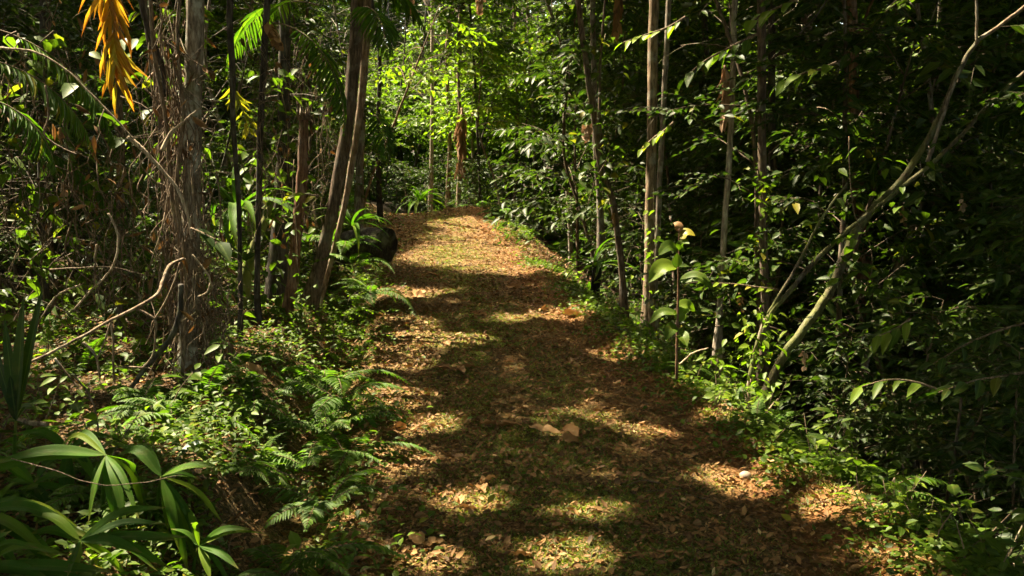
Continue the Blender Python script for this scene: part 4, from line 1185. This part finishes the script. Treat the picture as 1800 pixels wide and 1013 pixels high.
def tangle(label, px, y0, y1, d, n, spx, seed, loops=.5, name='root_tangle', rr=(.0015, .004)):
    """mass of dry hanging rootlets"""
    rg = np.random.default_rng(seed)
    a = at(px, y0, d); g = Geo()
    pw = d / FPX
    for k in range(n):
        x = rg.normal(0, spx) * pw; dep = rg.normal(.02, .09)
        t0 = rg.uniform(0, .75); t1 = min(1, t0 + rg.uniform(.12, .5))
        Ht = (y1 - y0) * pw
        m_ = 5; zz = -np.linspace(t0, t1, m_) * Ht
        wob = rg.normal(0, .035 * (1 + loops), (m_, 3)); wob[:, 2] *= .5
        P = np.stack([x + np.linspace(0, rg.normal(0, .10), m_), np.full(m_, dep), zz], 1) + wob
        tube(g, P, [rg.uniform(*rr), rg.uniform(*rr) * .5], 4, 14, cap=False, seed=seed + k)
    o = link(name, g.mesh(name, M['vine'])); o.location = a
    # dry leaves caught in it
    nl = n // 2
    pos = np.stack([rg.normal(0, spx * 1.1, nl) * pw, rg.normal(.0, .1, nl), -rg.random(nl) * (y1 - y0) * pw], 1)
    g = Geo(); add_leaves(g, TD, leafset(TD, pos, rg.normal(0, .6, (nl, 3)) - UP, rg.normal(0, 1, (nl, 3)), rg.uniform(.05, .14, nl), rg.uniform(.012, .045, nl), np.clip(rg.normal(.3, .17, nl), 0, .94)))
    o2 = link('caught_leaves', g.mesh('caught_leaves', M['dry']), o)
    tag(o, label, 'vines', kind='stuff')


tangle('dry hanging rootlets clothing the vine-wrapped grey trunk', 298, -20, 740, 5.6, 130, 17, 1, rr=(.0015, .0065))
tangle('thin rootlets winding over the front of the grey trunk', 335, 60, 735, 5.45, 40, 13, 21, rr=(.0015, .005))
tangle('dry rootlets bunched on the lower grey trunk', 368, 390, 700, 5.6, 60, 18, 2, rr=(.0015, .006))
tangle('brown hanging tangle left of the grey trunk', 268, 0, 560, 6.0, 46, 26, 3, rr=(.002, .008))
tangle('brown hanging tangle below the yellow frond', 205, 150, 560, 6.6, 55, 36, 4)
tangle('dim dry tangle of dead leaves and rootlets at the upper left', 95, 0, 420, 6.8, 60, 50, 5)
tangle('dark hanging tangle of dead leaves at the left frame edge', 30, 40, 520, 6.4, 55, 40, 8, rr=(.002, .008))
tangle('dry hanging tangle of vines and dead leaves beneath the looping pale vine', 140, 180, 600, 6.2, 60, 44, 9, rr=(.002, .008))
tangle('dim dry tangle around the slim debris-laden stem', 470, 20, 420, 7.8, 60, 16, 6)
tangle('thin hanging rootlets between the stump and the leaning trunks', 560, 60, 460, 9.8, 50, 22, 7)

# ivy and epiphyte leaves on trunks
def climber(label, px, y0, y1, d, n, leaf, mat, seed, spx=20):
    rg = np.random.default_rng(seed)
    a = at(px, y0, d); pw = d / FPX
    pos = np.stack([rg.normal(0, spx, n) * pw, rg.normal(-.04, .07, n), -rg.random(n) * (y1 - y0) * pw], 1)
    az = rg.uniform(0, 2 * PI, n)
    ax = np.stack([np.cos(az), np.sin(az), rg.normal(-.5, .3, n)], 1)
    L = leaf * rg.uniform(.6, 1.3, n)
    g = Geo(); add_leaves(g, T8, leafset(T8, pos, ax, UP + rg.normal(0, .4, (n, 3)), L, L * .5, np.clip(rg.normal(.5, .2, n), 0, 1)))
    root = empty('climbing_plant', a)
    link('foliage', g.mesh('foliage', mat), root)
    g = Geo(); P = [(rg.normal(0, .3) * spx * pw, -.03, -t * (y1 - y0) * pw) for t in np.linspace(0, 1, 7)]
    tube(g, P, [.005, .004], 5, 30); link('stem', g.mesh('stem', M['vine']), root)
    tag(root, label, 'climbing plant', 'climbers on trunks')


climber('leafy climber on the ivy-hung brown trunk', 1340, 300, 700, 8.3, 130, .09, M['leaf_mid'], 1, 18)
climber('pale-leaved climber on the foot of the leaning multi-stem tree', 1330, 540, 720, 6.8, 110, .08, M['leaf_fresh'], 2, 22)
climber('small-leaved climber on the sunlit tan trunk pair', 1148, 330, 600, 9.3, 60, .08, M['leaf_fresh'], 3, 16)
climber('small-leaved climber up the tall broken stump', 520, 280, 600, 8.1, 50, .09, M['leaf_mid'], 4, 14)
climber('leafy climber around the dark upright trunk with mossy root', 500, 120, 380, 9.2, 110, .13, M['leaf_mid'], 5, 30)
climber('broad-leaved climber hanging in the shade at the left frame edge', 60, 60, 520, 6.5, 150, .16, M['leaf_mid'], 11, 60)
climber('broad-leaved climber on the vine-hung brown stem under the yellow frond', 222, 200, 580, 6.9, 110, .15, M['leaf_deep_shade'], 12, 40)
climber('green climber behind the upper part of the vine-wrapped grey trunk', 285, -20, 300, 6.6, 120, .13, M['leaf_mid'], 13, 34)
climber('green climber between the thin black stem and the broken stump', 440, 260, 560, 8.6, 120, .14, M['leaf_mid'], 14, 40)
climber('leafy climber hanging over the middle of the leaning multi-stem tree', 1520, 240, 520, 6.85, 90, .11, M['leaf_mid'], 15, 55)
climber('leafy climber on the forking slim trunk', 1056, 60, 360, 10.5, 160, .13, M['leaf_deep_shade'], 6, 30)

# ------------------------------------------------------------------ loose ground things
def ground_leaf(px, py, size, asp, tint, seed, label, n=1, mat='dry'):
    rg = np.random.default_rng(seed)
    q = hit(px, py); q[2] = H1(q[0], q[1])
    g = Geo()
    for k in range(n):
        a = k * 2.1 + rg.uniform(-.4, .4) + seed
        L = size * rg.uniform(.85, 1.2); d = np.array([math.cos(a), math.sin(a), 0]); sd = np.array([-d[1], d[0], 0])
        t = np.linspace(0, 1, 13)
        P = d * (t * L)[:, None] + sd * ((t ** 2) * L * rg.normal(0, .22))[:, None]
        P[:, 2] = .010 + .012 * k + L * (rg.uniform(.05, .16) * np.sin(PI * t) * rg.choice([1, .3]) + rg.uniform(-.02, .22) * t ** 3) + .006 * np.sin(t * 17 + k)
        W = strap_profile(13, L * asp * rg.uniform(.8, 1.1), .75) * (1 + .14 * np.sin(t * 21 + seed))
        strips(g, P, W, nrm(UP + sd * rg.normal(0, .4)), float(np.clip(tint * .88 + rg.normal(0, .07), 0, .93)), 0, rg.uniform(.15, .75), rg.uniform(-.12, .12))
    me = g.mesh('dead_leaf', M[mat])
    o = link('dead_leaf', me); o.location = q
    tag(o, label, 'dead leaf', 'large fallen leaves')


GL = [(985, 772, .19, .42, .75, 4, 'big curled three-lobed dead leaf in the middle of the path'), (872, 754, .15, .6, .62, 3, 'crumpled brown leaf just left of the big curled one'), (800, 656, .2, .4, .6, 3, 'dark-shadowed curled leaf on the path below the sunlit streak'),
      (688, 662, .18, .5, .45, 1, 'brown leaf at the left path edge beside the bright patch'), (768, 486, .2, .6, .92, 1, 'pale leaf lying on the far path'), (798, 476, .16, .6, .9, 1, 'second pale leaf, just above right of the pale far one'),
      (728, 522, .26, .5, .62, 2, 'broad tan leaf at the left of the far path'), (990, 556, .26, .55, .8, 2, 'sunlit leaf heap at the right path edge'), (1030, 562, .2, .6, .85, 1, 'pale leaf right of the sunlit leaf heap'), (960, 548, .22, .5, .66, 2, 'reddish leaf left of the sunlit leaf heap'),
      (915, 510, .2, .5, .7, 1, 'tan leaf above the sunlit leaf heap'), (858, 556, .22, .4, .6, 1, 'leaf on the path middle below the far pale leaves'), (845, 860, .1, .6, .75, 2, 'sunlit curled leaf in the near bright patch'), (810, 895, .09, .6, .8, 2, 'pinkish leaf below the sunlit curled one'),
      (745, 968, .1, .6, .8, 2, 'leaf at the bottom left bright patch'), (1015, 895, .07, .5, .6, 1, 'reddish leaf in the near middle bright patch'), (462, 668, .24, .6, .8, 1, 'broad tan leaf on the ground beneath the tall broken stump'), (492, 660, .16, .5, .7, 1, 'smaller leaf beside the broad tan one under the stump'),
      (1035, 735, .1, .6, .7, 1, 'leaf in the small sun fleck above right of the big curled leaf'), (1195, 862, .1, .5, .6, 1, 'curled leaf on the bare right part of the path'), (1300, 905, .12, .5, .55, 1, 'brown leaf on the near right part of the path'), (700, 580, .2, .5, .6, 1, 'leaf in shade at the left path edge below the far leaf'),
      (790, 610, .14, .5, .7, 1, 'leaf in the sunlit streak on the left of the path'), (905, 640, .12, .5, .6, 1, 'leaf in the middle of the path above the big curled leaf'), (1010, 680, .12, .5, .55, 1, 'leaf on the right half of the path'), (690, 760, .12, .5, .6, 2, 'curled leaf just below the large bright patch'),
      (1540, 930, .11, .6, .85, 1, 'pinkish dead leaf among the right edge seedlings'), (1595, 965, .12, .6, .88, 1, 'pale dead leaf near the lower right corner'), (1440, 880, .08, .6, .6, 1, 'small dead leaf near the right path edge'), (935, 985, .09, .5, .75, 1, 'leaf in the lowest bright patch of the path'), (650, 955, .11, .5, .5, 1, 'shaded leaf at the lower left path edge')]
for k, (px, py, s, a_, t, n, lab) in enumerate(GL):
    ground_leaf(px, py, s, a_, t, 200 + k, lab, n)
q = hit(345, 808)
g = Geo(); add_leaves(g, TD, leafset(TD, [(0, 0, .05)], [(.9, .35, .1)], [(0, -.6, 1)], .11, .05, .5))
o = link('dead_leaf', g.mesh('dead_leaf', M['white_leaf'])); o.location = (q[0] - .07, q[1], q[2])
tag(o, 'whitish leaf lying in the light beside the palm grass', 'dead leaf', 'large fallen leaves')
q = hit(1310, 842)
g = Geo()
th = np.linspace(0, PI, 9); ph = np.linspace(0, 2 * PI, 14, endpoint=False)
S = np.array([[math.sin(t) * math.cos(p) * .034, math.sin(t) * math.sin(p) * .03, math.cos(t) * .026 + .015] for t in th for p in ph]) * (1 + .06 * R.random((126, 1)))
Q = [[i * 14 + j, (i + 1) * 14 + j, (i + 1) * 14 + (j + 1) % 14, i * 14 + (j + 1) % 14] for i in range(8) for j in range(14)]
g.add(S, Q); o = link('stone', g.mesh('stone', M['pale_stone'])); o.location = (q[0], q[1], H1(q[0], q[1]))
tag(o, 'pale round stone on the right side of the path', 'stone')


def floor_scatter(n, sel, big=1.):
    """positions on the ground, denser near the camera"""
    out = []
    tot = 0
    while tot < n:
        y = 2.6 * np.exp(R.random(n * 2) * math.log(24 / 2.6))
        u = R.uniform(-5, 3.4, n * 2)
        k = R.random(n * 2) < sel(u, y)
        x = path_x(y) + u
        p = np.abs(x) < (y * .68 + .4)
        k &= p
        out.append(np.stack([x[k], y[k]], 1)); tot += k.sum()
    P = np.concatenate(out)[:n]
    return np.column_stack([P, height(P[:, 0], P[:, 1])])


def litter():
    n = 125000
    P = floor_scatter(n, lambda u, y: np.where(np.abs(u) < 1.2, .55 + .45 * np.abs(u) / 1.2, np.where(u < 0, .45, np.clip(1.1 - .5 * (u - 1.2), .2, 1))))
    az = R.uniform(0, 2 * PI, n)
    ax = np.stack([np.cos(az), np.sin(az), R.normal(.05, .3, n)], 1)
    L = np.clip(R.lognormal(math.log(.0195), .52, n), .008, .052) * (1 + P[:, 1] * .035)
    tint = np.clip(R.beta(3.2, 4.4, n) + R.normal(0, .05, n), 0, .97); tint[R.random(n) < .008] = 1.
    P[:, 2] += .004 + R.random(n) ** 2 * .022
    g = Geo()
    add_leaves(g, TD, leafset(TD, P, ax, UP + R.normal(0, .42, (n, 3)), L, L * R.uniform(.28, .6, n), tint))
    tag(link('leaf_litter', g.mesh('leaf_litter', M['dry'])), 'brown fallen leaf litter covering the path and forest floor', 'leaf litter', kind='stuff')
    # grass and moss tufts
    m = 46000
    P = floor_scatter(m, lambda u, y: np.clip(.9 * np.exp(-((u + .02) / .62) ** 2) + .5 * np.exp(-((u - 1.4) / .2) ** 2) + .25 * np.exp(-((u + 1.25) / .2) ** 2), 0, 1))
    k = vnoise(P[:, 0] * 2.6 + 7, P[:, 1] * 2.6) > .34
    P = np.repeat(P[k], 3, 0); m = len(P)
    P[:, :2] += R.normal(0, .014, (m, 2))
    az = R.uniform(0, 2 * PI, m)
    ax = np.stack([np.cos(az), np.sin(az), R.uniform(.25, 1.5, m)], 1)
    edge = (P[:, 0] - path_x(P[:, 1])) > 1.0
    L = R.uniform(.012, .034, m) * np.where(edge, 1.35, 1) * (1 + P[:, 1] * .015)
    g = Geo(); add_leaves(g, T4, leafset(T4, P, ax, UP + R.normal(0, .3, (m, 3)), L, L * .2, np.clip(R.normal(.5, .25, m), 0, 1)))
    tag(link('grass', g.mesh('grass', M['grass'])), 'short mossy grass growing through the path litter', 'grass', kind='stuff')
    # low ground cover on the verges
    m = 40000
    P = floor_scatter(m, lambda u, y: np.clip(np.exp(-((u - 1.5) / .32) ** 2) + .5 * np.exp(-((u + 1.7) / .55) ** 2) + .16 * (u < -1.6), 0, 1))
    k = vnoise(P[:, 0] * 1.7, P[:, 1] * 1.7 + 20) > .38
    P = P[k]; m = len(P)
    P[:, 2] += R.uniform(.01, .12, m)
    az = R.uniform(0, 2 * PI, m)
    ax = np.stack([np.cos(az), np.sin(az), R.normal(.1, .35, m)], 1)
    L = R.uniform(.02, .055, m) * (1 + P[:, 1] * .03)
    g = Geo(); add_leaves(g, T8, leafset(T8, P, ax, UP + R.normal(0, .35, (m, 3)), L, L * .55, np.clip(R.normal(.5, .2, m), 0, 1)))
    tag(link('ground_cover', g.mesh('ground_cover', M['leaf_mid'])), 'low leafy ground cover along both path edges', 'ground cover', kind='stuff')


litter()


def twig_litter():
    P = floor_scatter(420, lambda u, y: np.where(np.abs(u) < 1.2, .5, 1.))
    g = Geo()
    for k, p in enumerate(P):
        a = R.uniform(0, 2 * PI); L = R.uniform(.06, .3); d = np.array([math.cos(a), math.sin(a), 0]) * L
        q = p + d; q[2] = H1(q[0], q[1]) + .012; m_ = (p + q) / 2 + R.normal(0, .012, 3); m_[2] = max(m_[2], H1(m_[0], m_[1]) + .008)
        r = R.uniform(.0015, .005)
        tube(g, [p + [0, 0, .008], m_, q], [r, r * .6], 5, 6, .1, seed=k)
    tag(link('twig_litter', g.mesh('twig_litter', M['vine'])), 'small broken twigs strewn over the path and forest floor', 'twigs', kind='stuff')


twig_litter()

# ------------------------------------------------------------------ the far wood all round, one green mass
def far_wood():
    rg = np.random.default_rng(9)
    sets = []
    def band(P, lf):
        az = rg.uniform(0, 2 * PI, len(P))
        D = np.stack([np.cos(az), np.sin(az), rg.normal(0, .3, len(P))], 1)
        sets.append(twig_leaves(P, D, rg.uniform(.9, 1.6, len(P)), 8, lf, .55, rg, T=T4, tint=.5, flat=1.1, hang=.5))
    n = 34000
    x = rg.uniform(-24, 24, n); y = rg.uniform(37, 45, n); z = rg.uniform(0, 21, n)
    band(np.stack([x, y, height(x, y) + z], 1), .38)
    for s, x0 in ((-1, 14), (1, 14.5)):
        n = 15000
        x = s * (x0 + rg.uniform(0, 7, n)); y = rg.uniform(2, 40, n); z = rg.uniform(0, 19, n)
        band(np.stack([x, y, height(x, y) + z], 1), .34)
    n = 5000
    x = rg.uniform(-22, 22, n); y = rg.uniform(-17, -9, n); z = rg.uniform(0, 14, n)
    band(np.stack([x, y, height(x, y) + z], 1), .45)
    me = crown_mesh('far_wood', T4, sets, M['leaf_far'])
    tag(link('far_wood', me), 'far-off green wood closing the view behind the near trees', 'woods', kind='stuff')


far_wood()

# ------------------------------------------------------------------ gaps in the leaves where the sun comes through
bpy.context.view_layer.update()
GAPS = []       # (target point, radius, start above the target)
for px, py, r in ((700, 704, .2), (742, 748, .15), (828, 884, .09), (1035, 902, .06), (1000, 978, .08), (1015, 553, .28), (965, 556, .16), (716, 612, .14), (766, 604, .1), (684, 586, .1),
                  (960, 735, .05), (1050, 737, .05), (815, 396, .5), (862, 408, .4), (770, 392, .25), (875, 454, .28), (815, 458, .15), (1300, 850, .14), (1260, 700, .18), (1330, 750, .25), (1490, 880, .16), (1440, 835, .12), (1560, 950, .12), (1400, 800, .12), (1610, 985, .1), (600, 600, .4),
                  (1180, 620, .25), (1240, 640, .3), (345, 803, .1), (470, 600, .3), (440, 665, .25), (1100, 615, .25), (762, 990, .05), (1395, 800, .2), (900, 562, .14), (1130, 760, .12)):
    GAPS.append((hit(px, py), r, .7))
for px, py, d, r, h in ((195, 90, 4.6, .13, .5), (440, 200, 8.6, .5, .5), (300, 400, 5.3, .25, .4), (270, 530, 4.9, .3, .4), (160, 585, 4.7, .3, .3), (440, 440, 9.1, .35, .6), (185, 850, 3.0, .13, .4), (260, 870, 3.05, .1, .4), (330, 940, 3.0, .08, .4), (550, 665, 6.2, .22, .4), (585, 740, 5.5, .16, .4), (635, 600, 7.8, .25, .4), (335, 60, 5.6, .2, .5), (335, 200, 5.6, .2, .5), (335, 330, 5.6, .2, .5), (610, 180, 9.3, .25, .5), (530, 250, 8.2, .2, .4), (1145, 120, 9.4, .2, .4), (1140, 400, 9.4, .2, .4),
                        (750, 160, 16, 1.8, .7), (820, 120, 18, 2.4, 1.), (1140, 500, 9.4, .25, .5), (1272, 150, 9, .3, .25), (1271, 205, 9, .3, .25), (812, 220, 22.5, .5, .3), (811, 275, 22.5, .5, .3), (430, 195, 8.6, .3, .3), (445, 430, 9.1, .3, .3), (1225, 120, 8, .4, .4), (1420, 140, 7.2, .35, .4), (1120, 70, 8.9, .5, .5), (1145, 250, 8.8, .3, .4), (1030, 230, 10.9, .5, .4), (1400, 500, 6.9, .25, .5), 
                        (1780, 40, 6.9, .3, .4), (1790, 140, 6.9, .25, .4), (1560, 680, 4.6, .25, .4), (620, 420, 9.9, .4, .5), (1340, 620, 6.8, .3, .5), (1190, 470, 6.7, .22, .3), (610, 300, 9.3, .25, .5), (1300, 500, 7.6, .25, .3), (970, 200, 14, 1., 1.)):
    GAPS.append((at(px, py, d), r, h))
for x, y, z, r in ((-3, 27, 3, 3.2), (0, 26, 2.5, 3.0), (2.5, 25, 3, 2.6), (-1, 31, 5, 4), (4, 30, 5, 3), (-5, 30, 4, 3), (-2.5, 25, 1.6, 1.0)):
    GAPS.append((np.array([x, y, z], float), r, 3.2))


rg_ = np.random.default_rng(123)
for k in range(46):
    px, py, d = (rg_.uniform(0, 600), rg_.uniform(20, 600), rg_.uniform(6, 14)) if k % 3 else (rg_.uniform(1180, 1800), rg_.uniform(20, 480), rg_.uniform(8.5, 15))
    GAPS.append((at(px, py, d), rg_.uniform(.15, .45), .35))


def thin_crowns():
    for nm in [o.name for o in bpy.data.objects if o.type == 'MESH' and o.data.name in LEAVES]:
        o = bpy.data.objects.get(nm)
        if o is None: continue
        T, V, C, mat, twigs, n_lf = LEAVES[o.data.name]
        Mw = np.array(o.matrix_world)
        c = V.mean(1) @ Mw[:3, :3].T + Mw[:3, 3]
        bad = np.zeros(len(c), bool)
        for p, r, h in GAPS:
            w = c - p
            t = w @ SUN
            d2 = (w * w).sum(1) - t * t
            wob = r * (1 + .35 * (vnoise(c[:, 0] * 3, c[:, 1] * 3 + c[:, 2]) - .5)) + .1
            bad |= (d2 < wob * wob) & (t > h)
        if bad.any() and (~bad).any():
            if twigs is not None:
                tk = ~bad.reshape(-1, n_lf).all(1)
                twigs = twigs[tk]
            o.data = crown_build('crown', T, V[~bad], C[~bad], mat, twigs)


thin_crowns()

# ------------------------------------------------------------------ labels that single out each plant of the filler
def label_fill():
    lm = []
    for nme, p in LM:
        q = project(p)
        if q: lm.append((nme, q))
    rows = {}
    for o, desc, cat, grp in FILL:
        hgt = {'tree': 1.5, 'shrub': .5}.get(cat, .15)
        q = project(np.array(o.location) + [0, 0, hgt])
        if q is None:
            tag(o, f'{desc} behind the viewer', cat, grp); continue
        best = min(lm, key=lambda m: abs(m[1][0] - q[0]) / 120 + abs(m[1][1] - q[1]) / 300 + abs(m[1][2] - q[2]) / 4)
        dx = q[0] - best[1][0]; dd = q[2] - best[1][2]
        if abs(dx) < 60 and abs(dd) > .8:
            rel = 'behind' if dd > 0 else 'in front of'
        else:
            rel = 'left of' if dx < 0 else 'right of'
            if dd > 3: rel = 'behind and ' + rel
        rows.setdefault((desc, rel, best[0]), []).append((math.hypot(dx, dd * 60), o, cat, grp))
    ords = ['nearest', 'second nearest', 'third nearest', 'fourth nearest', 'fifth nearest', 'sixth nearest', 'seventh nearest', 'eighth nearest', 'ninth nearest', 'tenth nearest']
    for (desc, rel, nme), lst in rows.items():
        lst.sort(key=lambda r: r[0])
        for i, (_, o, cat, grp) in enumerate(lst):
            pre = '' if len(lst) == 1 else (ords[i] if i < 10 else f'{i + 1}th nearest') + ' '
            lab = f'{pre}{desc} {rel} the {nme}'
            if len(lab.replace('-', ' ').split()) > 16: lab = lab.replace('behind and ', '')
            tag(o, lab, cat, grp)


label_fill()
for p in U + SH + FE + PA + RO + HE + [FE_H]:       # drop a kind that found no place
    try:
        unused = p.name not in USED
    except ReferenceError:      # already left out
        continue
    if unused:
        for ch in list(p.children): bpy.data.objects.remove(ch)
        bpy.data.objects.remove(p)

# ------------------------------------------------------------------ light, sky, camera
w = bpy.data.worlds.new('World'); SC.world = w; w.use_nodes = True
nt = w.node_tree; nt.nodes.clear()
sky = nt.nodes.new('ShaderNodeTexSky'); sky.sky_type = 'NISHITA'; sky.sun_disc = False
sky.dust_density = 3.; sky.ozone_density = .3; sky.sun_elevation = SUN_EL; sky.sun_rotation = SUN_AZ
bg = nt.nodes.new('ShaderNodeBackground'); bg.inputs[1].default_value = .125
wo = nt.nodes.new('ShaderNodeOutputWorld')
nt.links.new(mixc(nt, 1., sky.outputs[0], (1., .9, .68), 'MULTIPLY'), bg.inputs[0]); nt.links.new(bg.outputs[0], wo.inputs[0])
sl = bpy.data.lights.new('sun', 'SUN'); sl.energy = 3.4; sl.angle = rad(.5); sl.color = (1, .87, .63)
so = bpy.data.objects.new('sun', sl); COL.objects.link(so)
so.rotation_euler = Vector(tuple(-SUN)).to_track_quat('-Z', 'Y').to_euler()
cam = bpy.data.cameras.new('camera'); cam.sensor_width = 36; cam.lens = FPX / 1800 * 36
cam.clip_start = .05; cam.clip_end = 500
co = bpy.data.objects.new('camera', cam); COL.objects.link(co)
co.location = EYE; co.rotation_euler = (PI / 2 - PITCH, 0, 0)
SC.camera = co
SC.view_settings.view_transform = 'Standard'; SC.view_settings.look = 'None'
SC.view_settings.exposure = 3.3; SC.view_settings.gamma = 1.0
cy = SC.cycles
cy.max_bounces = 7; cy.diffuse_bounces = 4; cy.glossy_bounces = 2; cy.transmission_bounces = 5; cy.transparent_max_bounces = 4
cy.sample_clamp_indirect = 6
cy.use_denoising = True
cy.use_adaptive_sampling = True; cy.adaptive_threshold = .02
